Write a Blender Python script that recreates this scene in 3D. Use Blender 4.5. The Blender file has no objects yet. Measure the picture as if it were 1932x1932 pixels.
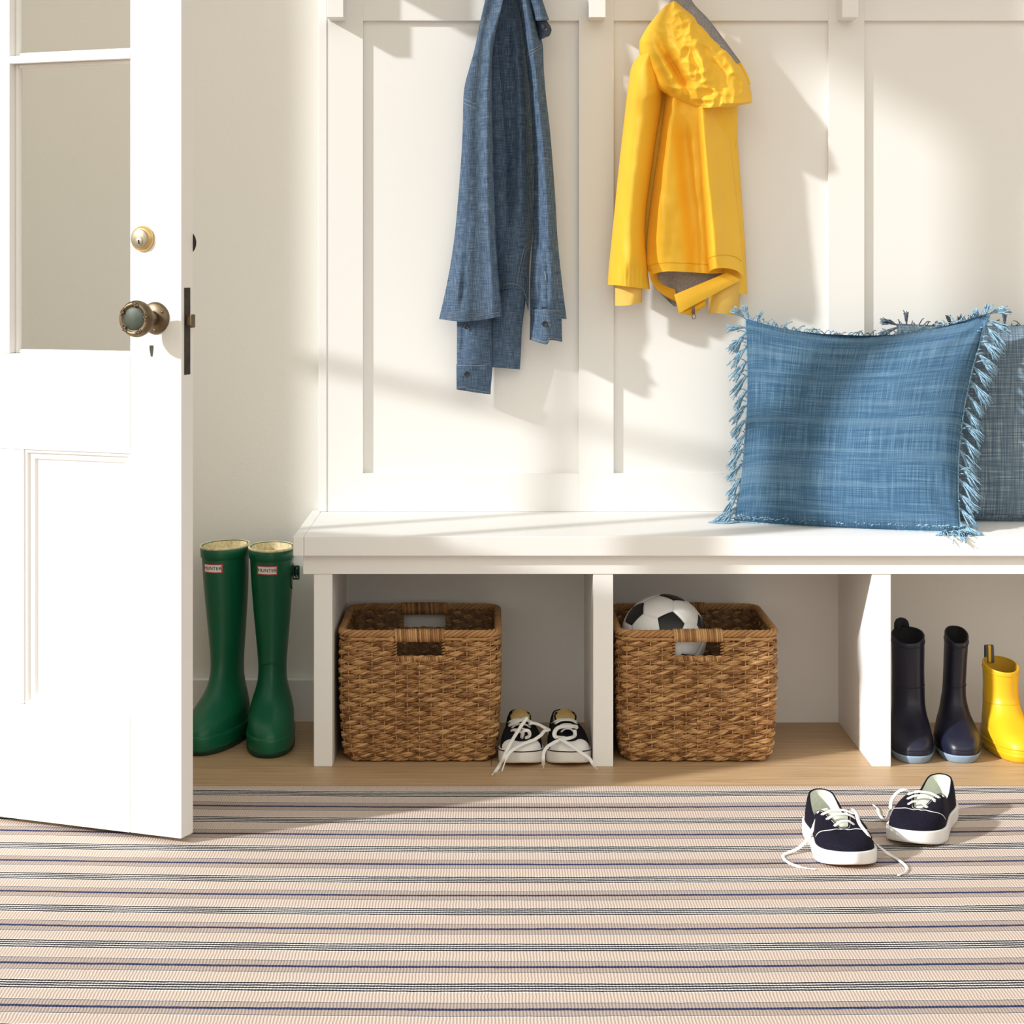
import bpy, bmesh, math, random
import numpy as np
from mathutils import Vector, Matrix, noise as mnoise

random.seed(7)
SC = bpy.context.scene
COL = SC.collection

# ------------------------------------------------------------------ camera, sky, sun, exposure
FPX, EYE, VX, VY = 3895.0, 0.991, 927.0, 505.0      # focal length in px, eye height, vanishing point
cam_d = bpy.data.cameras.new('camera')
cam = bpy.data.objects.new('camera', cam_d)
COL.objects.link(cam)
cam_d.sensor_width = 36.0
cam_d.lens = FPX / 1932.0 * 36.0
cam_d.shift_x = (966.0 - VX) / 1932.0
cam_d.shift_y = -(966.0 - VY) / 1932.0
cam_d.clip_start = 0.05
cam.location = (0, 0, EYE)
cam.rotation_euler = (math.pi / 2, 0, 0)
SC.camera = cam

SUN_DIR = Vector((1.8, 1.0, -1.0))
sun_d = bpy.data.lights.new('sun', 'SUN')
sun_d.energy = 4.7
sun_d.angle = math.radians(2.2)
sun_d.color = (0.98, 0.985, 1.0)
sun = bpy.data.objects.new('sun', sun_d)
COL.objects.link(sun)
sun.location = (-4, -1, 3)
sun.rotation_euler = SUN_DIR.to_track_quat('-Z', 'Y').to_euler()

world = bpy.data.worlds.new('world')
SC.world = world
world.use_nodes = True
bg = world.node_tree.nodes['Background']
wt = world.node_tree
w_co = wt.nodes.new('ShaderNodeTexCoord')
w_sp = wt.nodes.new('ShaderNodeSeparateXYZ')
w_rp = wt.nodes.new('ShaderNodeValToRGB')          # dim below and at the horizon, brighter overhead
w_mr = wt.nodes.new('ShaderNodeMapRange')
w_mr.inputs[1].default_value = -1.0
for p_, c_ in ((0.46, .28), (0.56, .56), (0.74, 1.12), (0.88, .34), (1.0, .15)):
    e_ = w_rp.color_ramp.elements.new(p_)
    e_.color = (c_, c_ * .95, c_ * .83, 1)
w_rp.color_ramp.elements[0].color = (.25, .235, .2, 1)
w_rp.color_ramp.elements[-1].color = (.25, .235, .2, 1)
wt.links.new(w_co.outputs['Generated'], w_sp.inputs[0])
wt.links.new(w_sp.outputs[2], w_mr.inputs[0])
wt.links.new(w_mr.outputs[0], w_rp.inputs[0])
# brighter from the room's front, dimmer from the far right
w_dt = wt.nodes.new('ShaderNodeVectorMath'); w_dt.operation = 'DOT_PRODUCT'
w_dt.inputs[1].default_value = (-0.12, -0.55, 0.0)
w_ad = wt.nodes.new('ShaderNodeMath'); w_ad.operation = 'ADD'; w_ad.inputs[1].default_value = 0.62
w_mx = wt.nodes.new('ShaderNodeMath'); w_mx.operation = 'MAXIMUM'; w_mx.inputs[1].default_value = 0.2
w_vm = wt.nodes.new('ShaderNodeVectorMath'); w_vm.operation = 'SCALE'
wt.links.new(w_co.outputs['Generated'], w_dt.inputs[0])
wt.links.new(w_dt.outputs['Value'], w_ad.inputs[0])
wt.links.new(w_ad.outputs[0], w_mx.inputs[0])
wt.links.new(w_rp.outputs[0], w_vm.inputs[0])
wt.links.new(w_mx.outputs[0], w_vm.inputs['Scale'])
wt.links.new(w_vm.outputs[0], bg.inputs[0])
bg.inputs[1].default_value = 1.46

SC.view_settings.view_transform = 'Standard'
SC.view_settings.look = 'None'
SC.view_settings.gamma = 1.0
SC.view_settings.use_curve_mapping = False
SC.view_settings.exposure = 0.07

# ------------------------------------------------------------------ geometry helpers
def P(x, y, Y):
    return np.array(((x - VX) * Y / FPX, Y, EYE - (y - VY) * Y / FPX))

def G(x, y, z=0.0):
    Y = (EYE - z) * FPX / (y - VY)
    return np.array(((x - VX) * Y / FPX, Y, z))

def crom(pts, n, closed=False):
    p = np.asarray(pts, float)
    if len(p) == 2 and not closed:
        t = np.linspace(0, 1, n)[:, None]
        return p[0] * (1 - t) + p[1] * t
    if closed:
        q = np.vstack([p[-1], p, p[0], p[1]])
    else:
        q = np.vstack([2 * p[0] - p[1], p, 2 * p[-1] - p[-2]])
    out = []
    for i in range(1, len(q) - 2):
        p0, p1, p2, p3 = q[i - 1], q[i], q[i + 1], q[i + 2]
        for t in np.linspace(0, 1, 24, endpoint=False):
            out.append(0.5 * (2 * p1 + (p2 - p0) * t + (2 * p0 - 5 * p1 + 4 * p2 - p3) * t * t + (3 * p1 - p0 - 3 * p2 + p3) * t ** 3))
    out.append(q[-2])
    out = np.array(out)
    d = np.r_[0, np.cumsum(np.linalg.norm(np.diff(out, axis=0), axis=1))]
    s = np.linspace(0, d[-1], n, endpoint=not closed)
    return np.stack([np.interp(s, d, out[:, k]) for k in range(out.shape[1])], 1)

def xofy(pts):
    c = crom(pts, 200)
    o = np.argsort(c[:, 1], kind='stable')
    return lambda y: np.interp(y, c[o, 1], c[o, 0])

def nz(x, y, z=0.0):
    return mnoise.noise(Vector((x, y, z)))

class MB:
    def __init__(s):
        s.v, s.f, s.uv, s.mi, s.tone = [], [], [], [], []
    def add(s, verts, faces, uv=None, mi=0, tone=None):
        o = len(s.v)
        s.v.extend([tuple(map(float, p)) for p in verts])
        s.f.extend([tuple(int(i) + o for i in f) for f in faces])
        s.mi.extend([mi] * len(faces))
        if uv is None:
            uv = [(p[0], p[2]) for p in verts]
        s.uv.extend([tuple(map(float, q)) for q in uv])
        if tone is None:
            tone = [0.5] * len(verts)
        elif np.isscalar(tone):
            tone = [tone] * len(verts)
        s.tone.extend([float(t) for t in tone])
        return o
    def grid(s, rows, closed=False, uv=None, mi=0, tone=None, cap0=False, cap1=False, flip=False):
        R = np.asarray(rows, float)
        n, m = R.shape[:2]
        F = []
        mm = m if closed else m - 1
        for i in range(n - 1):
            for j in range(mm):
                a, b = i * m + j, i * m + (j + 1) % m
                q = (a, b, b + m, a + m)
                F.append(q[::-1] if flip else q)
        if cap0: F.append(tuple(range(m))[::-1] if not flip else tuple(range(m)))
        if cap1: F.append(tuple((n - 1) * m + j for j in range(m)) if not flip else tuple((n - 1) * m + j for j in range(m))[::-1])
        return s.add(R.reshape(-1, 3), F, None if uv is None else np.asarray(uv).reshape(-1, 2), mi,
                     None if tone is None else (tone if np.isscalar(tone) else np.asarray(tone).reshape(-1)))
    def tube(s, path, r, sides=6, closed=False, up=None, mi=0, tone=None, cap=True):
        p = np.asarray(path, float)
        n = len(p)
        if closed:
            t = np.roll(p, -1, 0) - np.roll(p, 1, 0)
        else:
            t = np.gradient(p, axis=0)
        t /= np.linalg.norm(t, axis=1)[:, None] + 1e-12
        rr = np.asarray(r, float)
        if rr.ndim == 0: rr = np.full((n, 2), float(rr))
        elif rr.ndim == 1 and rr.shape[0] == 2 and n != 2: rr = np.tile(rr, (n, 1))
        elif rr.ndim == 1: rr = np.stack([rr, rr], 1)
        rows = []
        nrm = None
        for i in range(n):
            if up is not None:
                u = np.asarray(up[i] if np.ndim(up) == 2 else up, float)
            elif nrm is None:
                u = np.array((0, 0, 1.0)) if abs(t[i][2]) < .9 else np.array((1.0, 0, 0))
            else:
                u = nrm
            u = u - t[i] * np.dot(u, t[i])
            l = np.linalg.norm(u)
            if l < 1e-6:
                u = np.cross(t[i], (1, .3, .2)); l = np.linalg.norm(u)
            nrm = u / l
            b = np.cross(t[i], nrm)
            a = np.arange(sides) * 2 * math.pi / sides
            rows.append(p[i] + np.outer(np.cos(a) * rr[i, 0], b) + np.outer(np.sin(a) * rr[i, 1], nrm))
        rows = np.array(rows)
        if closed:
            rows = np.concatenate([rows, rows[:1]], 0)
        if tone is not None and not np.isscalar(tone):
            tone = np.repeat(np.asarray(tone if not closed else np.r_[tone, tone[0]]), sides)
        d = np.r_[0, np.cumsum(np.linalg.norm(np.diff(rows[:, 0], axis=0), axis=1))]
        uv = np.stack([np.repeat(d, sides), np.tile(np.arange(sides) / sides * 0.01, len(rows))], 1)
        s.grid(rows, True, uv=uv, mi=mi, tone=tone, cap0=cap and not closed, cap1=cap and not closed)
    def box(s, x0, x1, y0, y1, z0, z1, mi=0, M=None, bev=0.0):
        if bev > 0:
            bm = bmesh.new()
            bmesh.ops.create_cube(bm, size=1.0)
            for v in bm.verts:
                v.co = Vector((x0 + (v.co.x + .5) * (x1 - x0), y0 + (v.co.y + .5) * (y1 - y0), z0 + (v.co.z + .5) * (z1 - z0)))
            bmesh.ops.bevel(bm, geom=bm.edges[:], offset=bev, segments=2, profile=.5, affect='EDGES')
            bm.verts.ensure_lookup_table()
            V = [v.co.copy() for v in bm.verts]
            Fc = [[v.index for v in f.verts] for f in bm.faces]
            bm.free()
        else:
            V = [Vector((x, y, z)) for z in (z0, z1) for y in (y0, y1) for x in (x0, x1)]
            Fc = [(0, 2, 3, 1), (4, 5, 7, 6), (0, 1, 5, 4), (2, 6, 7, 3), (0, 4, 6, 2), (1, 3, 7, 5)]
        if M is not None: V = [M @ v for v in V]
        s.add(V, Fc, mi=mi)
    def lathe(s, prof, c, axis, n=48, mi=0, closed=False):
        ax = Vector(axis).normalized()
        u = ax.orthogonal().normalized()
        w = ax.cross(u)
        rows = []
        for r, h in prof:
            rows.append([Vector(c) + ax * h + (u * math.cos(a) + w * math.sin(a)) * r for a in np.arange(n) * 2 * math.pi / n])
        s.grid(rows, True, mi=mi, cap0=True, cap1=True)
    def build(s, name, mats, parent=None, smooth=True, local=False, fixn=True, angle=None):
        me = bpy.data.meshes.new(name)
        V = s.v
        if parent is not None and not local:
            Mi = WM(parent).inverted()
            V = [tuple(Mi @ Vector(v)) for v in V]
        me.from_pydata(V, [], s.f)
        uvl = me.uv_layers.new(name='uv')
        li = np.empty(len(me.loops), int)
        me.loops.foreach_get('vertex_index', li)
        uvl.data.foreach_set('uv', np.asarray(s.uv, float)[li].ravel())
        at = me.attributes.new('tone', 'FLOAT', 'POINT')
        at.data.foreach_set('value', np.asarray(s.tone, float))
        if not isinstance(mats, (list, tuple)): mats = [mats]
        for m in mats: me.materials.append(m)
        me.polygons.foreach_set('material_index', s.mi)
        if fixn:
            bm = bmesh.new(); bm.from_mesh(me)
            bmesh.ops.recalc_face_normals(bm, faces=bm.faces[:])
            bm.to_mesh(me); bm.free()
        me.polygons.foreach_set('use_smooth', [smooth] * len(me.polygons))
        if angle is not None:
            me.set_sharp_from_angle(angle=math.radians(angle))
        me.update()
        o = bpy.data.objects.new(name, me)
        COL.objects.link(o)
        if parent is not None: o.parent = parent
        return o

def WM(o):
    m = Matrix.LocRotScale(o.location, o.rotation_euler, o.scale)
    return WM(o.parent) @ m if o.parent is not None else m

def tag(o, label=None, cat=None, group=None, kind=None):
    if label: o['label'] = label
    if cat: o['category'] = cat
    if group: o['group'] = group
    if kind: o['kind'] = kind
    return o

def thing(name, label, cat, loc=(0, 0, 0), rotz=0.0, group=None, kind=None):
    o = bpy.data.objects.new(name, None)
    COL.objects.link(o)
    o.empty_display_size = .05
    o.location = loc
    o.rotation_euler = (0, 0, rotz)
    return tag(o, label, cat, group, kind)

# ------------------------------------------------------------------ materials
class NT:
    def __init__(s, name):
        s.m = bpy.data.materials.new(name)
        s.m.use_nodes = True
        s.t = s.m.node_tree
        s.b = s.t.nodes['Principled BSDF']
    def n(s, typ, ins=None, **kw):
        nd = s.t.nodes.new(typ)
        for k, v in kw.items(): setattr(nd, k, v)
        for k, v in (ins or {}).items():
            if isinstance(v, bpy.types.NodeSocket): s.t.links.new(v, nd.inputs[k])
            else: nd.inputs[k].default_value = v
        return nd
    def link(s, a, key): s.t.links.new(a, s.b.inputs[key])
    def math(s, op, a, b=0.0, c=0.0):
        nd = s.n('ShaderNodeMath', operation=op)
        for i, v in enumerate((a, b, c)):
            if isinstance(v, bpy.types.NodeSocket): s.t.links.new(v, nd.inputs[i])
            else: nd.inputs[i].default_value = v
        return nd.outputs[0]
    def mix(s, f, a, b, mode='MIX'):
        nd = s.n('ShaderNodeMix', data_type='RGBA', blend_type=mode)
        for i, v in ((0, f), (6, a), (7, b)):
            if isinstance(v, bpy.types.NodeSocket): s.t.links.new(v, nd.inputs[i])
            else: nd.inputs[i].default_value = v if i == 0 or len(v) == 4 else (*v, 1)
        return nd.outputs[2]
    def coords(s, kind='Object'): return s.n('ShaderNodeTexCoord').outputs[kind]
    def scaled(s, sock, sc):
        return s.n('ShaderNodeMapping', {0: sock, 3: sc}).outputs[0]
    def noise(s, sock, scale, detail=3, rough=.5):
        return s.n('ShaderNodeTexNoise', {'Vector': sock, 'Scale': scale, 'Detail': detail, 'Roughness': rough}).outputs[0]
    def ramp(s, sock, stops, interp='LINEAR'):
        nd = s.n('ShaderNodeValToRGB', {0: sock})
        cr = nd.color_ramp
        cr.interpolation = interp
        while len(cr.elements) < len(stops): cr.elements.new(0.5)
        for e, (p, c) in zip(cr.elements, stops):
            e.position = p
        for e, (p, c) in zip(cr.elements, stops):
            e.color = (*c, 1) if len(c) == 3 else c
        return nd.outputs[0]
    def bump(s, h, strength=.3, dist=.002, normal=None):
        ins = {'Height': h, 'Strength': strength, 'Distance': dist}
        if normal is not None: ins['Normal'] = normal
        o = s.n('ShaderNodeBump', ins).outputs[0]
        s.link(o, 'Normal')
        return o
    def set(s, **k):
        for key, v in k.items():
            key = key.replace('_', ' ')
            if isinstance(v, bpy.types.NodeSocket): s.link(v, key)
            else: s.b.inputs[key].default_value = (*v, 1) if isinstance(v, tuple) and len(v) == 3 else v
        return s

def simple(name, col, rough=.5, metal=0.0, spec=.5, nscale=None, namp=.08, bump=None, bscale=200, bdist=.0005, **k):
    t = NT(name)
    t.set(Base_Color=col, Roughness=rough, Metallic=metal, Specular_IOR_Level=spec)
    if nscale:
        f = t.noise(t.coords(), nscale, 4)
        lo = tuple(max(0, c * (1 - namp)) for c in col); hi = tuple(min(1, c * (1 + namp)) for c in col)
        t.link(t.ramp(f, [(.3, lo), (.7, hi)]), 'Base Color')
    if bump:
        t.bump(t.noise(t.coords(), bscale, 3), bump, bdist)
    t.set(**k)
    return t.m

M = {}
M['paint'] = simple('trim_paint', (.875, .865, .845), .45, spec=.3, bump=.06, bscale=60, bdist=.001)
M['doorpaint'] = simple('door_paint', (.86, .85, .83), .4, spec=.3, bump=.05, bscale=40, bdist=.001)
M['wall'] = simple('wall_paint', (.855, .835, .785), .7, spec=.2, bump=.25, bscale=130, bdist=.0012)

def oak():
    t = NT('oak_boards')
    co = t.coords()
    br = t.n('ShaderNodeTexBrick', {'Vector': co, 'Color1': (.0, 0, 0, 1), 'Color2': (1, 1, 1, 1), 'Mortar': (.5, .5, .5, 1), 'Scale': 1.0,
                                    'Mortar Size': .0009, 'Brick Width': 1.7, 'Row Height': .152}, offset=.37, squash=1.0)
    tone = br.outputs[0]
    off = t.n('ShaderNodeVectorMath', {0: co, 1: t.n('ShaderNodeCombineXYZ', {0: t.math('MULTIPLY', tone, 7.0), 1: t.math('MULTIPLY', tone, 3.0)}).outputs[0]}, operation='ADD').outputs[0]
    g1 = t.noise(t.scaled(off, (2.2, 42, 1)), 2.2, 6, .6)
    g2 = t.noise(t.scaled(off, (5, 190, 1)), 2.0, 3, .6)
    g = t.math('ADD', t.math('MULTIPLY', g1, .7), t.math('MULTIPLY', g2, .3))
    c = t.ramp(g, [(.28, (.33, .20, .10)), (.5, (.50, .335, .185)), (.72, (.62, .44, .26))])
    c = t.mix(t.math('MULTIPLY', tone, .16), c, (.42, .26, .13))
    c = t.mix(t.math('MULTIPLY', br.outputs[1], .75), c, (.12, .07, .03))
    t.set(Base_Color=c, Roughness=.45, Specular_IOR_Level=.35)
    t.bump(g2, .08, .0008)
    return t.m
M['oak'] = oak()

def rug_mat():
    t = NT('striped_flatweave')
    uv = t.n('ShaderNodeUVMap', uv_map='uv').outputs[0]
    sp = t.n('ShaderNodeSeparateXYZ', {0: uv})
    u, v = sp.outputs[0], sp.outputs[1]
    w1 = t.noise(t.scaled(uv, (70, 9, 1)), 1.0, 2)
    w2 = t.noise(t.scaled(uv, (6, 1.3, 1)), 1.0, 2)
    ph = t.math('ADD', v, t.math('MULTIPLY', t.math('SUBTRACT', w1, .5), .020))
    ph = t.math('ADD', ph, t.math('MULTIPLY', t.math('SUBTRACT', w2, .5), .03))
    d = t.math('ABSOLUTE', t.math('SUBTRACT', t.math('FRACT', ph), .5))
    d = t.math('MULTIPLY', d, 2.0)          # 0 blue thread ... 1 middle of the dark group
    beige, taupe = (.64, .53, .455), (.44, .36, .315)
    navy, ink, pale = (.014, .030, .11), (.015, .018, .03), (.85, .82, .78)
    c = t.ramp(d, [(0, navy), (.050, taupe), (.274, (.13, .14, .18)), (.308, pale), (.325, beige), (.765, pale), (.795, ink),
                   (.865, pale), (.908, ink), (.978, pale)], 'CONSTANT')
    sp2 = t.noise(t.scaled(uv, (240, 60, 1)), 1.0, 3)
    c = t.mix(.35, c, t.ramp(sp2, [(.25, (.55, .5, .46)), (.75, (1.0, .99, .97))]), 'MULTIPLY')
    rib = t.math('SINE', t.math('ADD', t.math('MULTIPLY', u, 2 * math.pi / .0046), t.math('MULTIPLY', t.noise(t.scaled(uv, (30, 8, 1)), 1.0, 2), 5.0)))
    wef = t.math('SINE', t.math('MULTIPLY', v, 2 * math.pi * 44))
    h = t.math('ADD', rib, t.math('MULTIPLY', wef, .12))
    c = t.mix(t.math('MULTIPLY_ADD', rib, -.07, .07), c, (.36, .28, .22))
    t.set(Base_Color=c, Roughness=.95, Specular_IOR_Level=.1)
    t.bump(h, .4, .0008)
    return t.m
M['rug'] = rug_mat()

def weave(name, base, light, dark, su=(8, 240), sv=(240, 8), amt=.5, rough=.9, bump=.25, patch=None, contrast=(.35, .65), sheen=.0):
    t = NT(name)
    uv = t.n('ShaderNodeUVMap', uv_map='uv').outputs[0]
    a = t.noise(t.scaled(uv, (su[0], su[1], 1)), 1.0, 3, .6)
    b = t.noise(t.scaled(uv, (sv[0], sv[1], 1)), 1.0, 3, .6)
    s = t.math('MULTIPLY', t.math('ADD', a, b), .5)
    c = t.ramp(s, [(contrast[0], dark), (.5, base), (contrast[1], light)])
    big = t.noise(t.scaled(uv, (7, 7, 1)), 1.0, 4, .6)
    c = t.mix(amt, c, t.ramp(big, [(.3, (.72, .75, .8)), (.7, (1.12, 1.1, 1.06))]), 'MULTIPLY')
    if patch:
        pn = t.noise(t.scaled(uv, (1.5, 45, 1)), 1.0, 2, .5)
        c = t.mix(t.ramp(pn, [(.48, (0, 0, 0)), (.62, (patch[1],) * 3)]), c, patch[0])
    t.set(Base_Color=c, Roughness=rough, Specular_IOR_Level=.15, Sheen_Weight=sheen)
    t.bump(s, bump, .0006)
    return t.m
M['chambray'] = weave('chambray_cloth', (.088, .140, .222), (.21, .285, .38), (.038, .064, .115), (38, 620), (620, 38), .45, contrast=(.35, .66))
M['chambray_in'] = weave('chambray_inside', (.06, .085, .13), (.14, .175, .23), (.03, .04, .07), (90, 900), (900, 90), .4)
M['linen'] = weave('blue_slub_linen', (.056, .130, .222), (.180, .30, .41), (.028, .074, .15), (10, 420), (420, 10), .3, patch=((.17, .28, .38), .30), contrast=(.34, .70))
M['linen_dark'] = weave('slate_slub_linen', (.13, .185, .24), (.38, .45, .50), (.07, .11, .165), (9, 330), (330, 9), .4, contrast=(.36, .66))
M['nylon'] = simple('yellow_nylon', (.95, .56, .045), .5, spec=.3, nscale=6, namp=.04, bump=.12, bscale=28, bdist=.004)
M['nylon_hood'] = simple('yellow_nylon_crumpled', (.95, .56, .045), .5, spec=.3, nscale=6, namp=.04, bump=.18, bscale=45, bdist=.003)
M['nylon_in'] = simple('yellow_facing', (.80, .42, .03), .6, spec=.2)
M['greylining'] = simple('grey_jersey', (.29, .27, .27), .9, spec=.1, nscale=300, namp=.25)
M['ribcuff'] = simple('pale_yellow_rib', (.80, .52, .13), .9, spec=.1, bump=.3, bscale=220, bdist=.0008)
M['thread'] = simple('pale_thread', (.30, .33, .35), .8)
M['orthread'] = simple('rust_thread', (.24, .21, .19), .8)
M['bluethread'] = simple('blue_yarn', (.27, .43, .55), .9, spec=.1, nscale=180, namp=.35)
M['slatethread'] = simple('slate_yarn', (.13, .17, .22), .9, spec=.1, nscale=180, namp=.45)
M['button'] = simple('dark_button', (.02, .025, .035), .3)
M['greenrub'] = simple('green_rubber', (.007, .115, .052), .33, spec=.35, nscale=4, namp=.12)
M['greendark'] = simple('dark_green_rubber', (.008, .05, .028), .5, spec=.35)
M['cream'] = simple('cream_lining', (.72, .62, .38), .9, nscale=120, namp=.25)
M['labelwhite'] = simple('white_label', (.83, .81, .79), .5)
M['labelred'] = simple('red_border', (.55, .06, .06), .5)
M['ink'] = simple('black_print', (.03, .03, .03), .5)
M['navyrub'] = simple('navy_rubber', (.011, .012, .028), .36, spec=.4, nscale=5, namp=.15)
M['navyin'] = simple('black_lining', (.012, .012, .016), .9)
M['bluesole'] = simple('grey_blue_sole', (.25, .34, .45), .6)
M['yellowrub'] = simple('yellow_rubber', (.80, .47, .015), .35, spec=.4, nscale=5, namp=.06)
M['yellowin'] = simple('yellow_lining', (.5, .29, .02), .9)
M['greyweb'] = simple('grey_webbing', (.09, .09, .10), .9)
M['canvas_navy'] = simple('navy_canvas', (.009, .008, .017), .85, spec=.12, nscale=500, namp=.5)
M['canvas_black'] = simple('black_canvas', (.008, .008, .011), .85, spec=.12, nscale=500, namp=.5)
M['rubber_white'] = simple('white_rubber', (.80, .78, .76), .4, spec=.4, nscale=8, namp=.03)
M['lace'] = simple('white_cotton_lace', (.82, .81, .78), .85, spec=.1, bump=.3, bscale=500, bdist=.0004)
M['lacefine'] = simple('white_stitch', (.70, .68, .66), .85)
M['shoelining'] = simple('white_canvas_lining', (.62, .65, .56), .9, nscale=300, namp=.08)
M['tan'] = simple('tan_rubber', (.47, .26, .10), .6)
M['tongue_tan'] = simple('tan_tongue_lining', (.52, .36, .14), .85, nscale=30, namp=.2)
M['brass'] = simple('aged_brass', (.17, .125, .075), .42, metal=.8, nscale=30, namp=.3)
M['brassbright'] = simple('polished_brass', (.66, .48, .20), .38, metal=.85)
M['nickel'] = simple('worn_nickel', (.33, .285, .205), .5, metal=.55, nscale=60, namp=.12)
M['patina'] = simple('green_patina', (.055, .066, .05), .55, metal=.45, nscale=35, namp=.3)
M['iron'] = simple('dark_iron', (.045, .038, .03), .55, metal=.4, nscale=50, namp=.4)
M['black'] = simple('blackness', (.006, .006, .006), .9)
M['ballwhite'] = simple('white_leather', (.78, .78, .78), .38, spec=.4, nscale=10, namp=.02)
M['ballblack'] = simple('black_leather', (.012, .012, .013), .35, spec=.4)

def wicker(name, a, b, c):
    t = NT(name)
    at = t.n('ShaderNodeAttribute', attribute_name='tone').outputs['Fac']
    n1 = t.noise(t.scaled(t.coords(), (1, 1, 1)), 160, 4, .6)
    n2 = t.noise(t.coords(), 16, 2)
    s = t.math('ADD', t.math('MULTIPLY', at, .55), t.math('ADD', t.math('MULTIPLY', n1, .30), t.math('MULTIPLY', n2, .15)))
    t.set(Base_Color=t.ramp(s, [(.25, a), (.5, b), (.78, c)]), Roughness=.55, Specular_IOR_Level=.35)
    t.bump(n1, .3, .0008)
    return t.m
M['wicker'] = wicker('woven_seagrass', (.17, .072, .022), (.40, .205, .080), (.62, .375, .165))
M['wicker_shade'] = wicker('woven_seagrass_shade', (.10, .05, .02), (.19, .10, .042), (.28, .16, .075))  # shaded copy of the wicker colour, for the shell behind the gaps

def glass():
    t = NT('window_glass')
    nt = t.t
    out = [n for n in nt.nodes if n.type == 'OUTPUT_MATERIAL'][0]
    tr = t.n('ShaderNodeBsdfTransparent', {0: (.97, .97, .96, 1)})
    gl = t.n('ShaderNodeBsdfGlossy', {0: (1, 1, 1, 1), 1: .02})
    lw = t.n('ShaderNodeFresnel', {0: 1.45})
    mx = t.n('ShaderNodeMixShader', {0: t.math('MULTIPLY', lw.outputs[0], .35), 1: tr.outputs[0], 2: gl.outputs[0]})
    nt.links.new(mx.outputs[0], out.inputs[0])
    return t.m
M['glass'] = glass()
# ------------------------------------------------------------------ the setting
YW = 4.52            # back wall
YB = 4.50            # face of the recessed panels
YT = 4.4875          # face of the boards on them
def struct(name, mb, m, label, cat, smooth=False):
    return tag(mb.build(name, m, smooth=smooth), label, cat, kind='structure')

b = MB(); b.box(-3.2, 3.2, -1.0, YW, -.06, 0)
struct('floor', b, M['oak'], 'pale oak board floor running under the bench', 'floor')
b = MB(); b.box(-1.68, 3.2, YW, YW + .1, 0, 3.0)
struct('wall_back', b, M['wall'], 'off-white textured wall behind the bench', 'wall')
b = MB(); b.box(-1.68, -1.56, 3.93, YW, 0, 3.0); b.box(-1.68, -1.56, -1.0, 3.93, 2.76, 3.0)  # out of view; stub and header shaped to steer sun and shade
struct('wall_left', b, M['wall'], 'unseen off-white side wall, opening shaped for the sunlight', 'wall')
b = MB(); b.box(-1.56, -.36, YW - .02, YW, 0, .093, bev=.002)
struct('baseboard_back', b, M['paint'], 'white baseboard on the wall behind the green boots', 'baseboard')

# wall panelling above the bench
SX = [(-.3571, -.2788), (.1901, .2661), (.7327, .8111), (1.279, 1.357)]
b = MB(); b.box(-.3756, 1.375, YB, YW, .46, 1.80)
struct('trim_1', b, M['paint'], 'flat white recessed panels behind the hanging clothes', 'panelling')
b = MB(); b.box(-.3756, -.3574, YT - .002, YB, .4604, 1.80, bev=.0012)
struct('trim_2', b, M['paint'], 'narrow white end board at the left of the panelling', 'trim')
k = 3
for (x0, x1), lab in zip(SX, ('white vertical board left of the denim shirt', 'white vertical board between shirt and yellow raincoat',
                              'white vertical board above the light blue pillow', 'white vertical board at the far right')):
    b = MB(); b.box(x0, x1, YT, YB, .4604, 1.80, bev=.0006)
    struct('trim_%d' % k, b, M['paint'], lab, 'trim'); k += 1
b = MB()
for i in range(3): b.box(SX[i][1], SX[i + 1][0], YT, YB, .4604, .544, bev=.0006)
struct('trim_%d' % k, b, M['paint'], 'white lower rail of the panelling just above the bench seat', 'trim'); k += 1
b = MB()
for i in range(3): b.box(SX[i][1], SX[i + 1][0], YT, YB, 1.528, 1.80, bev=.0006)
struct('trim_%d' % k, b, M['paint'], 'white upper rail of the panelling at the top edge', 'trim')

# shelf with its brackets over the panelling
sh = thing('wall_shelf', 'white wall shelf on square brackets over the panelling', 'shelf', (0.5, YT, 1.52))
b = MB(); b.box(-.39, 1.39, 4.27, YT, 1.785, 1.815, bev=.002)
b.build('shelf_board', M['paint'], sh, smooth=False)
for xa, xb in ((617, 648), (1112, 1143), (1589, 1620)):
    Y = 4.42
    x0, x1 = (xa - VX) * Y / FPX, (xb - VX) * Y / FPX
    b = MB(); b.box(x0, x1, Y, YT, 1.527, 1.66, bev=.0012)
    b.box(x0 + .002, x1 - .002, Y - .09, YT, 1.66, 1.785, bev=.002)
    b.build('bracket', M['paint'], sh, smooth=False)

# ------------------------------------------------------------------ bench
bench = thing('storage_bench', 'long white storage bench with open cubbies under the seat', 'bench', (.48, 4.3, 0))
ZT, ZU, ZA = .4602, .4215, .3826
b = MB(); b.box(-.3702, 1.385, 4.076, YB, ZU, ZT, bev=.0015)
b.build('seat', M['paint'], bench, smooth=False)
b = MB(); b.box(-.3914, -.3706, 4.076, YW - .004, ZU, ZT, bev=.0015)
b.build('end_board', M['paint'], bench, smooth=False)
b = MB(); b.box(-.3737, 1.37, 4.098, 4.118, ZA, ZU, bev=.001)
b.build('apron', M['paint'], bench, smooth=False)
for x0, x1 in ((-.3526, -.3158), (.2021, .2421), (.7558, .7937), (1.309, 1.346)):
    b = MB(); b.box(x0, x1, 4.10, YW - .004, 0, ZA, bev=.0012); b.box(x0, x1, 4.118, YW - .004, ZA, ZU)
    b.build('divider', M['paint'], bench, smooth=False)
b = MB()
for x0, x1 in ((-.3158, .2021), (.2421, .7558), (.7937, 1.309)):
    b.box(x0, x1, YB - .002, YW - .004, 0, ZU)
b.build('back_panel', M['paint'], bench, smooth=False)

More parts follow.
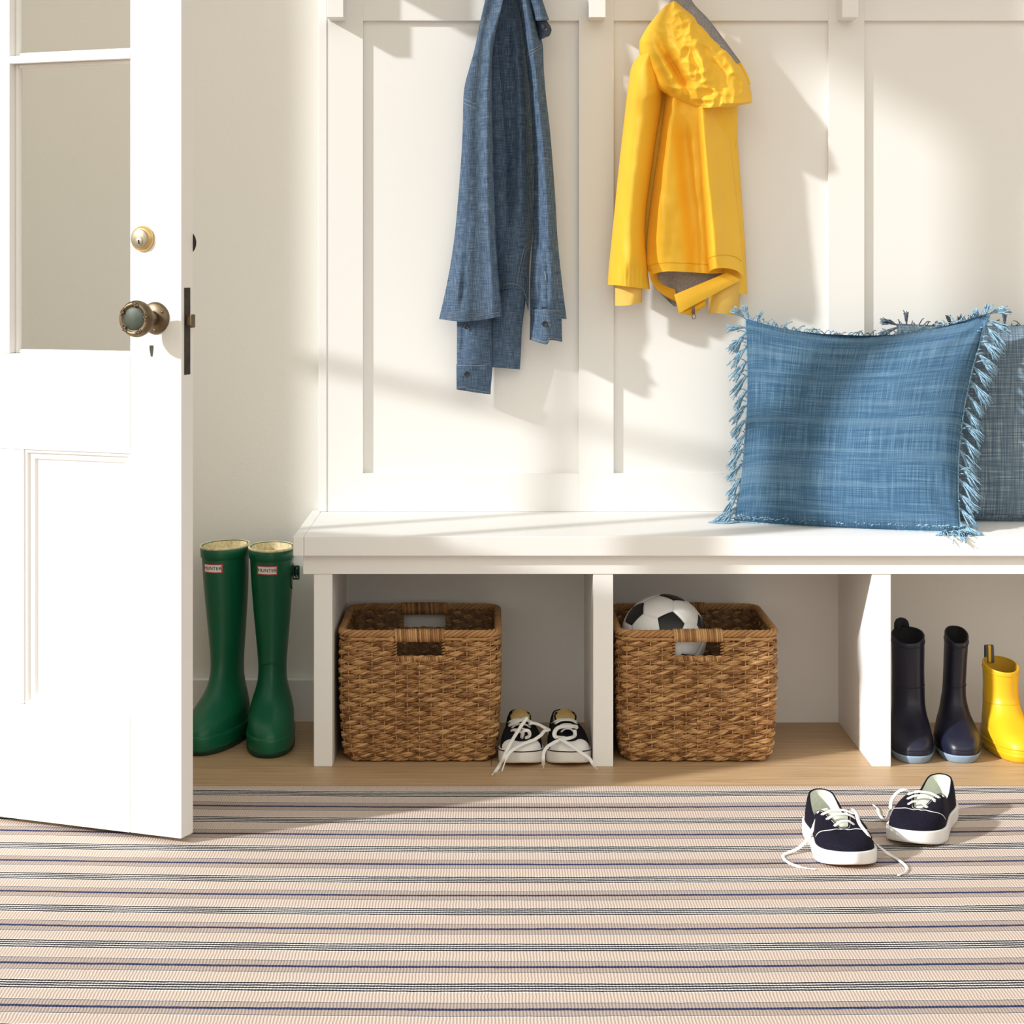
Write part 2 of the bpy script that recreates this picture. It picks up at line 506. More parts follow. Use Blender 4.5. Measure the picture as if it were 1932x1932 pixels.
# ------------------------------------------------------------------ door
DF = np.array((-.5295, 3.525)); DA = np.array((-.9235, .3837)); DN = np.array((-.3837, -.9235))
ang = math.atan2(DA[1], DA[0])
# local frame: x = along the door from its free edge, y = into the thickness (away from the viewer), z = up
DM = Matrix(((DA[0], -DN[0], 0, DF[0]), (DA[1], -DN[1], 0, DF[1]), (0, 0, 1, 0), (0, 0, 0, 1)))
door = thing('door_1', 'white panelled door with glass panes standing open', 'door', (DF[0], DF[1], .0154), kind='structure')
W, T, Z0, ZTOP = 1.09, .040, .0154, 2.55
b = MB()
def db(u0, u1, z0, z1, v0=0, v1=T, bev=.0012): b.box(u0, u1, v0, v1, z0, z1, M=DM, bev=bev)
db(0, .1024, Z0, ZTOP, bev=.002); db(1.03, W, Z0, ZTOP, bev=.002)
db(.1030, 1.0294, Z0, .2195); db(.1030, 1.0294, .6697, .839); db(.1030, 1.0294, 2.42, ZTOP)
for u in (.3666, .6456):
    db(u - .0452, u + .0452, .2200, .6692)
    db(u - .015, u + .015, .8395, 2.4195)
for u0, u1 in ((.1030, .3512), (.3820, .6302), (.6610, 1.0294)):
    db(u0, u1, 1.3525, 1.3655)
b.build('door_frame', M['doorpaint'], door, smooth=False)
for u0, u1 in ((.1024, .3214), (.4118, .6004), (.6908, 1.03)):
    b = MB(); m1, m2 = .016, .028
    z0, z1 = .2195, .6697
    def ring(o, d): return [DM @ Vector(p) for p in ((u0 + o, d, z0 + o), (u1 - o, d, z0 + o), (u1 - o, d, z1 - o), (u0 + o, d, z1 - o))]
    b.grid([ring(0, .003), ring(.005, .0035), ring(.007, .008), ring(m1, .010), ring(m1 + .003, .015)], True)
    b.grid([ring(m1 + .003, .015), ring(m1 + .003, .0151)], True)
    R = ring(m1 + .003, .015); b.add(R, [(0, 1, 2, 3)])
    R2 = ring(0, .03); b.add(R2, [(0, 1, 2, 3)])
    b.build('panel', M['doorpaint'], door, smooth=False)
for u0, u1 in ((.1024, .3516), (.3816, .6306), (.6606, 1.03)):
    for z0, z1 in ((.839, 1.3525), (1.3655, 2.42)):
        b = MB(); b.box(u0 + .0005, u1 - .0005, .028, .031, z0, z1, M=DM)
        p = b.build('glass_pane', M['glass'], door, smooth=False)
        b = MB(); w = .007
        for a in ((u0, u0 + w, z0, z1), (u1 - w, u1, z0, z1), (u0 + w, u1 - w, z0, z0 + w), (u0 + w, u1 - w, z1 - w, z1)):
            b.box(a[0], a[1], .016, .0275, a[2], a[3], M=DM, bev=.002)
        b.build('glazing_bead', M['doorpaint'], p, smooth=False)

def dp(u, v, z): return DM @ Vector((u, v, z))
nrm = Vector((DN[0], DN[1], 0)); ualong = Vector((DA[0], DA[1], 0)); up = Vector((0, 0, 1))
kc = dp(.0512, 0, .9045)
b = MB()
b.lathe([(.0001, .009), (.012, .009), (.018, .0075), (.024, .005), (.0275, .0028), (.0278, 0)], kc, nrm)
b.lathe([(.0125, .006), (.0125, .02), (.010, .026), (.0095, .05)], kc, nrm, 32)
for a in (.4, 2.6, 4.6):
    c = kc + (ualong * math.cos(a) + up * math.sin(a)) * .0205
    b.lathe([(.0001, .0078), (.0022, .0074), (.0028, .006), (.0028, .004)], c, nrm, 12)
kn = b.build('door_knob', M['brass'], door)
b = MB()
b.lathe([(.0095, .040), (.016, .0425), (.026, .048), (.0305, .054), (.0315, .059), (.0305, .064), (.0285, .0655), (.0285, .0685), (.0265, .0705), (.0225, .0705), (.0215, .0685), (.0210, .0680)], kc, nrm, 64)
for i in range(5):
    a0 = .5 + i * 2 * math.pi / 5
    for da, r, s in ((-.20, .0247, .0028), (.20, .0247, .0028), (0, .0262, .0030), (0, .0222, .0026), (-.09, .0240, .0022), (.09, .0240, .0022)):
        c = kc + (ualong * math.cos(a0 + da) + up * math.sin(a0 + da)) * r
        b.lathe([(.0001, .0705 + s * .8), (s * .7, .0705 + s * .55), (s, .0700), (s, .066)], c, nrm, 10)
b.build('knob_ring', M['brass'], kn)
b = MB(); b.lathe([(.0001, .0715), (.008, .0710), (.015, .0700), (.0195, .0685), (.0215, .0668), (.0215, .06)], kc, nrm, 48)
b.build('knob_face', M['patina'], kn)

lc = dp(.0759, 0, 1.041)
b = MB(); b.lathe([(.0130, .009), (.0165, .0088), (.0195, .0065), (.0222, .0038), (.0226, 0)], lc, nrm, 56)
lk = b.build('deadbolt', M['brassbright'], door)
b = MB(); b.lathe([(.0001, .0125), (.0150, .0125), (.0162, .0115), (.0166, .004)], lc, nrm, 56)
cy = b.build('lock_cylinder', M['nickel'], lk)
b = MB(); c2 = lc - up * .0052; b.lathe([(.0001, .0134), (.0072, .0134), (.0078, .0128), (.0078, .012)], c2, nrm, 32)
b.build('lock_plug', M['nickel'], lk)
b = MB()
for (du, z0, z1, w) in ((0, -.0045, .003, .0009), (.0006, -.001, .0026, .0014), (-.0006, -.004, -.0015, .0013)):
    V = [c2 + ualong * (du + s * w) + up * z + nrm * d for d in (.0128, .0136) for s, z in ((-1, z0), (1, z0), (1, z1), (-1, z1))]
    b.add(V, [(0, 1, 2, 3), (4, 5, 6, 7), (0, 1, 5, 4), (1, 2, 6, 5), (2, 3, 7, 6), (3, 0, 4, 7)])
b.build('key_slot', M['black'], lk, smooth=False)
# keyhole
kh = dp(.0589, 0, .848)
b = MB()
o = [(-.0036, .0095), (.0036, .0095), (.0040, .006), (.0034, 0), (.0020, -.0098), (-.0012, -.0098), (-.0034, 0), (-.0042, .006)]
V = [kh - ualong * x + up * z + nrm * d for d in (-.002, .0006) for x, z in o]
b.add(V, [tuple(range(8)), tuple(range(8, 16))] + [(i, (i + 1) % 8, 8 + (i + 1) % 8, 8 + i) for i in range(8)])
b.build('keyhole', M['iron'], door, smooth=False)
# mortise plate and latch on the narrow edge (faces -u)
b = MB()
b.box(-.0012, .004, .0095, .0285, .8075, .9565, M=DM, bev=.0006)
for z in (.822, .942): b.box(-.002, .004, .016, .022, z - .003, z + .003, M=DM, bev=.0008)
pl = b.build('latch_plate', M['iron'], door, smooth=False)
b = MB()
b.box(-.011, .004, .0145, .0235, .892, .908, M=DM, bev=.0015); b.box(-.013, -.009, .0125, .0255, .888, .911, M=DM, bev=.0015)
b.build('latch_bolt', M['brass'], pl, smooth=False)
# rosette of the deadbolt on the far face
b = MB(); b.lathe([(.0001, -.0525), (.006, -.052), (.0125, -.048), (.02, -.044), (.0225, -.040)], dp(.0165, 0, 1.034), nrm, 40)
b.build('inner_rosette', M['iron'], door)

# ------------------------------------------------------------------ rug
def build_rug():
    ys = [1498.7, 1549, 1603.3, 1660.2, 1720.5, 1787.7, 1863.5]         # dark groups, mid frame
    dk = [(EYE - .006) * FPX / (y - VY) for y in ys]
    ph = list(range(len(dk)))
    dk = [4.2, dk[0] + .187] + dk; ph = [-1.5, -1] + ph
    step = dk[-2] - dk[-1]
    for i in range(8):
        dk.append(dk[-1] - step); ph.append(ph[-1] + 1)
    dk = np.array(dk); ph = np.array(ph)
    Yr = np.linspace(3.94, 1.75, 120)
    Xr = np.linspace(-1.75, 1.95, 120)
    rows, uv = [], []
    t = .006
    for j, Y in enumerate(Yr):
        r, q = [], []
        for X in Xr:
            bow = -.017 * (X - .07) ** 2 / .7 ** 2
            pv = np.interp(-(Y + bow), -dk, ph)
            edge = min(1, (3.94 - Y) / .006 + .25)
            r.append((X, Y, t * edge + .0005 * nz(X * 3, Y * 5)))
            q.append((X, pv))
        rows.append(r); uv.append(q)
    b = MB()
    b.grid(rows, uv=uv)
    b.grid([rows[0], [(p[0], p[1], 0) for p in rows[0]]], uv=[uv[0], uv[0]])
    o = b.build('rug', M['rug'])
    # skirt below so it has thickness
    return tag(o, 'beige striped flatweave rug with navy and black lines on the oak floor', 'rug')
build_rug()
# ------------------------------------------------------------------ boots
def boot(name, label, group, loc, rotz, prof, mats, dip=0.0, lean=(0, 0), wall=.004, N=56, blunt=.85, sole=None, tab=None, seams=(), depth_in=.09, toe_asym=0.0, ridge=None):
    """prof rows: z, toe reach (towards -y), heel reach, half width, half width shift"""
    t = thing(name, label, 'boot', loc, rotz, group)
    pr = np.array(prof, float)
    zs = []
    for i in range(len(pr) - 1):
        n = 5
        zs += list(np.linspace(pr[i, 0], pr[i + 1, 0], n, endpoint=False))
    zs.append(pr[-1, 0])
    cr = crom(pr, 400)
    o = np.argsort(cr[:, 0]); cr = cr[o]
    ztop = pr[-1, 0]
    a = np.arange(N) * 2 * math.pi / N
    def ring(z, inset=0.0):
        fr, bk, hw = (np.interp(z, cr[:, 0], cr[:, i]) - inset for i in (1, 2, 3))
        mid, hl = (bk - fr) / 2, (bk + fr) / 2
        foot = max(0, min(1, (.11 - z) / .06))
        c, s = np.cos(a), np.sin(a)
        p = blunt + (1 - blunt) * (1 - foot)
        sx = np.sign(s) * np.abs(s) ** p
        x = hw * sx * (1 + foot * (.10 * c - .08 * c * c)) + toe_asym * foot * (1 + c) * .5
        y = mid - hl * np.sign(c) * np.abs(c) ** (1 - .12 * foot)
        k = max(0, (z - .10) / (ztop - .10))
        zz = np.full(N, z)
        kk = max(0, (z - ztop * .75) / (ztop * .25))
        zz = zz - dip * kk * ((1 + c) / 2) ** 1.3
        return np.stack([x + lean[0] * k, y + lean[1] * k, zz], 1)
    zin = np.linspace(ztop, ztop - depth_in, 8)
    b = MB()
    outer = [ring(z) for z in zs]
    rim = [ring(ztop, wall * .3), ring(ztop, wall)]
    rim[0][:, 2] += .0012; rim[1][:, 2] += .0005
    b.grid(outer + rim, True, cap0=True)
    body = b.build('boot_body', mats[0], t, local=True)
    b = MB()
    b.grid([ring(z, wall + .0002) for z in zin], True, cap1=True)
    b.build('lining', mats[1], t, local=True)
    if sole:
        b = MB()
        h, out = sole
        R = [ring(.001, -out * .6), ring(.004, -out), ring(h * .8, -out), ring(h, -out * .5)]
        R[0][:, 2] = 0; R[1][:, 2] = .003
        b.grid(R, True, cap0=True, cap1=True)
        b.build('sole', mats[2], t, local=True)
    for z, rr, m in seams:
        b = MB(); b.tube(ring(z, -.0004), rr, 6, closed=True)
        b.build('seam', m, t, local=True)
    return t, ring

GREEN = [(0, .180, .082, .044), (.015, .190, .088, .0465), (.035, .191, .088, .0475), (.05, .186, .084, .047), (.064, .170, .078, .047),
         (.078, .138, .072, .044), (.092, .108, .066, .040), (.108, .086, .062, .035), (.13, .070, .060, .0305), (.16, .060, .060, .030), (.21, .058, .064, .034),
         (.28, .062, .070, .040), (.34, .066, .074, .044), (.403, .068, .076, .0465)]
def foxing(t, ring):
    b = MB(); R = ring(.036, -.0022); b.grid([ring(.010, -.0025), ring(.034, -.0028), ring(.038, -.0018), ring(.040, .0003)], True)
    b.build('foxing', M['greenrub'], t, local=True)
def finish_green(t, ring, zt, xoff, ang_deg, flip):
    # rim binding
    r = ring(zt - .001, -.001)
    b = MB(); b.tube(r, (.0022, .0030), 8, closed=True); b.build('rim_binding', M['cream'], t, local=True)
    b = MB(); b.grid([ring(zt - .002, -.0012), ring(zt - .003, -.0022), ring(zt - .022, -.0022), ring(zt - .024, -.0005)], True)
    b.build('top_band', M['greenrub'], t, local=True)
    # curved front label with red border
    def patch(w, h, zc, off, xc):
        rows = []
        for j in range(5):
            z = zc + h * (j / 4 - .5)
            R = ring(z, -off); F = R[R[:, 1] < 0.0]; F = F[np.argsort(F[:, 0])]
            xs = xc + np.linspace(-w / 2, w / 2, 11)
            rows.append([(x, np.interp(x, F[:, 0], F[:, 1]), z) for x in xs])
        return rows
    zc = zt - .041
    b = MB(); b.grid(patch(.043, .0185, zc, .0009, xoff)); lab = b.build('front_label', M['labelred'], t, local=True)
    b = MB(); b.grid(patch(.0385, .0145, zc, .0013, xoff)); b.build('label_face', M['labelwhite'], lab, local=True)
    cu = bpy.data.curves.new('label_lettering', 'FONT')
    cu.body = 'HUNTER'; cu.align_x = 'CENTER'; cu.align_y = 'CENTER'; cu.size = .0102; cu.offset = .00008; cu.space_character = 1.02
    to = bpy.data.objects.new('label_lettering', cu)
    COL.objects.link(to)
    me = bpy.data.meshes.new_from_object(to.evaluated_get(bpy.context.evaluated_depsgraph_get()))
    bpy.data.objects.remove(to)
    for v in me.vertices:
        x, y = v.co.x + xoff, v.co.y
        R = ring(zc + y, -.0017); F = R[R[:, 1] < 0]; F = F[np.argsort(F[:, 0])]
        v.co = (x, np.interp(x, F[:, 0], F[:, 1]), zc + y)
    me.materials.clear(); me.materials.append(M['ink'])
    o = bpy.data.objects.new('label_lettering', me); COL.objects.link(o); o.parent = lab
    # side strap with buckle
    s = 1
    if flip is None: return foxing(t, ring)
    R = ring(zt - .055, -.001)
    b = MB()
    pts = [(s * .0420, .035, zt - .055), (s * .0450, .01, zt - .053), (s * .0500, -.012, zt - .053), (s * .0545, -.008, zt - .053), (s * .0535, .004, zt - .053)]
    b.tube(crom(pts, 14), (.011, .0017), 10, up=(s, 0, 0))
    st = b.build('side_strap', M['greenrub'], t, local=True)
    b = MB()
    for dz in (-.013, .013): b.box(s * .0500 - .0065, s * .0500 + .0065, -.017, -.012, zt - .053 + dz - .0018, zt - .053 + dz + .0018, bev=.0008)
    for dx in (-.006, 0, .006): b.box(s * .0500 + dx - .0012, s * .0500 + dx + .0012, -.017, -.012, zt - .066, zt - .040, bev=.0006)
    b.build('buckle', M['greendark'], st, local=True, smooth=False)
    b = MB()
    q = []
    for i in range(13):
        a = math.pi * (.5 + i / 12)
        z = zt - .062 + .026 * math.sin(a + math.pi); yy = -.002 + .022 * math.cos(a)
        Rr = ring(z, -.0006); Fq = Rr[(Rr[:, 0] * s > 0)]; Fq = Fq[np.argsort(Fq[:, 1])]
        q.append((np.interp(yy, Fq[:, 1], Fq[:, 0]), yy, z))
    b.tube(q, .0012, 6); b.build('gusset_seam', M['greendark'], t, local=True)
    # foot foxing seams
    for z in (.16,):
        R = ring(z, -.0003); F = R[(R[:, 1] < -.03) & (abs(R[:, 0]) < .024)]; F = F[np.argsort(F[:, 0])]
        if len(F) > 3:
            F[:, 2] += .008 - 14 * F[:, 0] ** 2
            b = MB(); b.tube(F, .0009, 5); b.build('shin_seam', M['greenrub'], t, local=True)
    foxing(t, ring)
g1, r1 = boot('rain_boot', 'tall dark green rain boot half behind the open door', 'green rain boots by the door', (-.557, 4.368, 0), math.radians(-14), GREEN,
              (M['greenrub'], M['cream'], M['greendark']), lean=(-.012, .01), sole=(.012, .004))
finish_green(g1, r1, .403, -.013, 0, None)
GREEN2 = [(z, a, c, w) for z, a, c, w in GREEN]
g2, r2 = boot('rain_boot', 'tall dark green rain boot next to the bench end', 'green rain boots by the door', (-.461, 4.352, 0), math.radians(3), GREEN2,
              (M['greenrub'], M['cream'], M['greendark']), lean=(-.002, .0), sole=(.012, .004))
finish_green(g2, r2, .403, -.008, 0, True)

KID = [(0, .135, .060, .036), (.014, .142, .064, .0425), (.026, .142, .065, .0435), (.038, .136, .063, .043), (.050, .120, .060, .040), (.062, .092, .057, .0365),
       (.075, .068, .053, .032), (.095, .050, .050, .028), (.12, .043, .047, .0255), (.16, .042, .046, .0250), (.20, .043, .047, .0255), (.246, .044, .048, .0260)]
def kid(w, h, top):
    f = h / .246
    o = []
    for z, a, c, hw in KID:
        k = min(1, max(0, (z - .05) / .07))
        zz = z if z < .1 else .095 + (z - .095) * (h - .095) / (.246 - .095)
        o.append((zz, a, c, hw * (1 + (w - 1) * k)))
    return o
def tab(t, x, y, z, mats, bent=0.0, w=.012, h=.03, name='pull_tab'):
    pts = [(x, y, z - .02), (x, y, z + h * .6), (x - bent * .5, y - abs(bent) * .3, z + h), (x - bent, y - .004 - abs(bent) * .6, z + h * .9), (x - bent, y - .006 - abs(bent) * .3, z)]
    b = MB(); b.tube(crom(pts, 20), (w / 2 * .98, .0012), 8, up=(0, 1, .01))
    o = b.build(name, mats[0], t, local=True)
    if len(mats) > 1:
        b = MB(); b.tube(crom([(p[0], p[1] - .0004, p[2] + .0004) for p in pts], 20), (w / 6, .0016), 8, up=(0, 1, .01))
        b.build('tab_stripe', mats[1], o, local=True)
def kid_boot(label, group, loc, rz, prof, mats, tabspec, dip, lean=(0, 0)):
    t, ring = boot('rain_boot', label, group, loc, rz, prof, mats, dip=dip, lean=lean, blunt=.72, sole=(.0165, .0012), wall=.003, depth_in=.075)
    b = MB(); b.tube(ring(.027, -.0006), .0011, 6, closed=True); b.build('foxing_line', mats[0], t, local=True)
    zt = prof[-1][0]
    R = ring(zt * .545, -.0002); F = R[R[:, 1] < .0]; F = F[np.argsort(F[:, 0])]
    b = MB(); b.tube(F, .0011, 5); b.build('shaft_ridge', mats[0], t, local=True)
    R = ring(zt * .955, -.0004)
    R[:, 2] -= .002
    b = MB(); b.tube(R, .0010, 5, closed=True); b.build('top_ridge', mats[0], t, local=True)
    if tabspec: tab(t, *tabspec)
    return t
NM = (M['navyrub'], M['navyin'], M['bluesole']); YM = (M['yellowrub'], M['yellowin'], M['yellowrub'])
kid_boot('dark navy child rain boot touching the bench divider, pull tab up', 'navy rain boots in the cubby', (.8605, 4.258, 0), math.radians(-6), kid(1.30, .242, 0), NM,
         (-.002, .050, .236, (M['navyin'],), .016, .016, .018), .020, (-.001, 0))
kid_boot('navy child rain boot beside the yellow boot', 'navy rain boots in the cubby', (.9545, 4.262, 0), math.radians(-5), kid(.92, .243, 0), NM, None, .021, (.006, 0))
kid_boot('short yellow child rain boot with grey striped tab', 'yellow rain boots in the cubby', (1.052, 4.262, 0), math.radians(8), kid(1.36, .180, 0), YM,
         (-.008, .047, .168, (M['greyweb'], M['yellowrub']), 0.0, .020, .036), .018)
kid_boot('second short yellow child rain boot cut by the right edge', 'yellow rain boots in the cubby', (1.150, 4.262, 0), math.radians(8), kid(1.30, .180, 0), YM,
         (-.008, .047, .168, (M['greyweb'], M['yellowrub']), 0.0, .020, .036), .018)

# ------------------------------------------------------------------ baskets
def rrect(a, bb, rc, n):
    """n points round a rounded rectangle from the middle of the front (-y) side, counter-clockwise seen from above; points, normals, arc length"""
    segs = []
    L = [('l', (0, -bb), (a - rc, -bb), (0, -1)), ('c', (a - rc, -bb + rc), -math.pi / 2), ('l', (a, -bb + rc), (a, bb - rc), (1, 0)), ('c', (a - rc, bb - rc), 0),
         ('l', (a - rc, bb), (-a + rc, bb), (0, 1)), ('c', (-a + rc, bb - rc), math.pi / 2), ('l', (-a, bb - rc), (-a, -bb + rc), (-1, 0)), ('c', (-a + rc, -bb + rc), math.pi),
         ('l', (-a + rc, -bb), (0, -bb), (0, -1))]
    pts, nr = [], []
    for s in L:
        if s[0] == 'l':
            p0, p1 = np.array(s[1]), np.array(s[2])
            for t in np.linspace(0, 1, 40, endpoint=False): pts.append(p0 + (p1 - p0) * t); nr.append(s[3])
        else:
            for t in np.linspace(0, math.pi / 2, 16, endpoint=False):
                d = np.array((math.cos(s[2] + t), math.sin(s[2] + t))); pts.append(np.array(s[1]) + d * rc); nr.append(d)
    pts.append(np.array((0, -bb))); nr.append((0, -1))
    pts, nr = np.array(pts, float), np.array(nr, float)
    d = np.r_[0, np.cumsum(np.linalg.norm(np.diff(pts, axis=0), axis=1))]
    s = np.linspace(0, d[-1], n + 1)[:-1]
    q = np.stack([np.interp(s, d, pts[:, k]) for k in (0, 1)], 1)
    m = np.stack([np.interp(s, d, nr[:, k]) for k in (0, 1)], 1)
    m /= np.linalg.norm(m, axis=1)[:, None]
    return q, m, s, d[-1]

HZ0, HZ1, HW = .2145, .2425, .0465
def basket(label, loc, rz, seed):
    rnd = random.Random(seed)
    t = thing('wicker_basket', label, 'basket', loc, rz, 'wicker baskets in the cubbies')
    NST = 52; PER = 6; NP = NST * PER
    def dims(z):
        k = z / .262
        bulge = .004 * math.sin(math.pi * k)
        corner = .0
        low = .010 * max(0, 1 - z / .03) ** 2
        return .1500 + .0075 * k + bulge - low, .1560 + .0075 * k + bulge - low
    b = MB()
    nrow = 27
    for k in range(nrow):
        z = .007 + k * (.2475 - .007) / (nrow - 1)
        a, bb = dims(z)
        q, m, s, L = rrect(a, bb, .032, NP)
        th = np.arange(NP) * math.pi / PER + k * math.pi
        over = np.cos(th)
        wob = np.array([nz(i * .11, k * 3.1 + seed) for i in range(NP)])
        in_hole = (HZ0 - .004 < z < HZ1 + .006)
        keep = np.ones(NP, bool)
        if in_hole: keep = ~(np.abs(q[:, 0]) < HW + .001) | ~((np.abs(q[:, 1]) > bb * .9))
        for sub in (0, 1, 2):
            ps = th * .9 + sub * 2 * math.pi / 3 + k * 1.3 + wob * 1.2
            off = .0030 * over + .0013 * np.cos(ps)
            dz = .0029 * np.sin(ps) + wob * .0009
            pts = np.concatenate([q + m * off[:, None], (z + dz)[:, None]], 1)
            rad = (.00215 + .0007 * np.clip(over, 0, 1) + .0005 * wob)
            tone = np.repeat(np.array([rnd.random() for _ in range(NST + 1)]), PER)[:NP]
            tone = (tone + np.roll(tone, 2) + np.roll(tone, 4)) / 3
            r2 = np.stack([rad * .95, rad * 1.15], 1)
            upv = np.concatenate([np.zeros((NP, 2)), np.ones((NP, 1))], 1)
            if keep.all():
                b.tube(pts, r2, 5, closed=True, up=upv, tone=tone)
            else:
                idx = np.where(keep)[0]
                runs = np.split(idx, np.where(np.diff(idx) > 1)[0] + 1)
                for r in runs:
                    if len(r) > 3: b.tube(pts[r], r2[r], 5, up=upv[r], tone=tone[r])
    # upright stakes
    for i in range(NST):
        pts = []
        for z in np.linspace(.004, .252, 26):
            a, bb = dims(z)
            if i == 0 and z == .004: pass
            pts.append((z, a, bb))
        path = []
        for z, a, bb in pts:
            q, m, s, L = CACHE(a, bb, NST)
            path.append((q[i][0], q[i][1], z))
        path = np.array(path)
        front = abs(path[0][0]) < HW - .002 and abs(path[0][1]) > .14
        if front:
            path = path[path[:, 2] < HZ0 - .002]
        b.tube(path, .0016, 5, tone=.72)
    b.build('woven_wall', M['wicker'], t, local=True)
    # added shell and floor; darker colour stands in for shade in the weave
    b = MB()
    rows = []
    zz = list(np.linspace(.004, .2545, 40))
    for z in zz:
        a, bb = dims(z); q, m, s, L = rrect(a - .0045, bb - .0045, .03, 208)
        w = .0012 * np.array([math.cos(math.pi * i / 4 + (int(z / .009)) * math.pi) for i in range(208)])
        rows.append(np.concatenate([q + m * w[:, None], np.full((208, 1), z)], 1))
    rows = np.array(rows)
    F = []
    for i in range(len(rows) - 1):
        for j in range(208):
            c = rows[i, j]; z = (rows[i, j, 2] + rows[i + 1, j, 2]) / 2
            if abs(c[0]) < HW and abs(c[1]) > .13 and HZ0 - .002 < z < HZ1 + .004: continue
            F.append((i * 208 + j, i * 208 + (j + 1) % 208, (i + 1) * 208 + (j + 1) % 208, (i + 1) * 208 + j))
    F.append(tuple(range(208)))
    b.add(rows.reshape(-1, 3), F, tone=[rnd.random() for _ in range(len(rows) * 208)])
    b.build('shade_shell', M['wicker_shade'], t, local=True, fixn=False)
    # braided rim
    b = MB()
    a, bb = dims(.26)
    q, m, s, L = rrect(a, bb, .034, 420)
    for sub in range(4):
        ps = s / L * 2 * math.pi * 26 + sub * math.pi / 2
        pts = np.concatenate([q + m * (.0042 * np.cos(ps))[:, None], (.259 + .0048 * np.sin(ps))[:, None]], 1)
        b.tube(pts, .0034, 6, closed=True, tone=[.5 + .3 * nz(i * .05, sub * 5.0) + .1 for i in range(420)])
    b.tube(np.concatenate([q + m * .0025, np.full((420, 1), .2485)], 1), .0030, 6, closed=True, tone=.62)
    b.build('rim', M['wicker'], t, local=True)
    # wrapped handles and bindings under the openings
    for sg in (-1, 1):
        def coil(name, zc, L2, ry, rz_, turns, wr):
            a, bb = dims(zc)
            yc = sg * bb
            b = MB()
            n = turns * 12
            th = np.arange(n) / 12 * 2 * math.pi
            x = np.linspace(-L2, L2, n)
            tt = [rnd.uniform(.15, 1.0) for _ in range(turns + 1)]
            jit = np.array([nz(i * .31, zc * 90 + sg) for i in range(n)])
            yy = yc + (ry + .0006 * jit) * np.cos(th); z_ = zc + (rz_ + .0008 * jit) * np.sin(th)
            sag = -.002 * (x / L2) ** 2 * 0
            b.tube(np.stack([x, yy, z_ + sag], 1), wr, 5, tone=[tt[i // 12] for i in range(n)])
            c = np.array([(xx, yc, zc) for xx in (-L2, L2)])
            b.tube(c, (ry * .9, rz_ * .9) if False else ry * .85, 10, tone=.3)
            b.build(name, M['wicker'], t, local=True)
        coil('handle', .2555, .0485, .0090, .0115, 22, .0027)
        coil('opening_binding', .2085, .0475, .0040, .0042, 26, .0021)
        for sx in (-1, 1):
            b = MB()
            a, bb = dims(.23)
            n = 60; th = np.arange(n) / 10 * 2 * math.pi
            b.tube(np.stack([sx * (HW + .002) + .003 * np.cos(th), sg * bb + .004 * np.sin(th), np.linspace(HZ0 - .004, HZ1 + .004, n)], 1), .0017, 5, tone=.5)
            b.build('opening_side', M['wicker'], t, local=True)
    return t
_cache = {}
def CACHE(a, bb, n):
    k = (round(a, 6), round(bb, 6), n)
    if k not in _cache: _cache[k] = rrect(a, bb, .032, n)
    return _cache[k]
bk1 = basket('empty brown wicker basket in the left cubby', (-.1440, 4.292, 0), 0, 3)
bk2 = basket('brown wicker basket holding the soccer ball', (.4130, 4.292, 0), 0, 11)

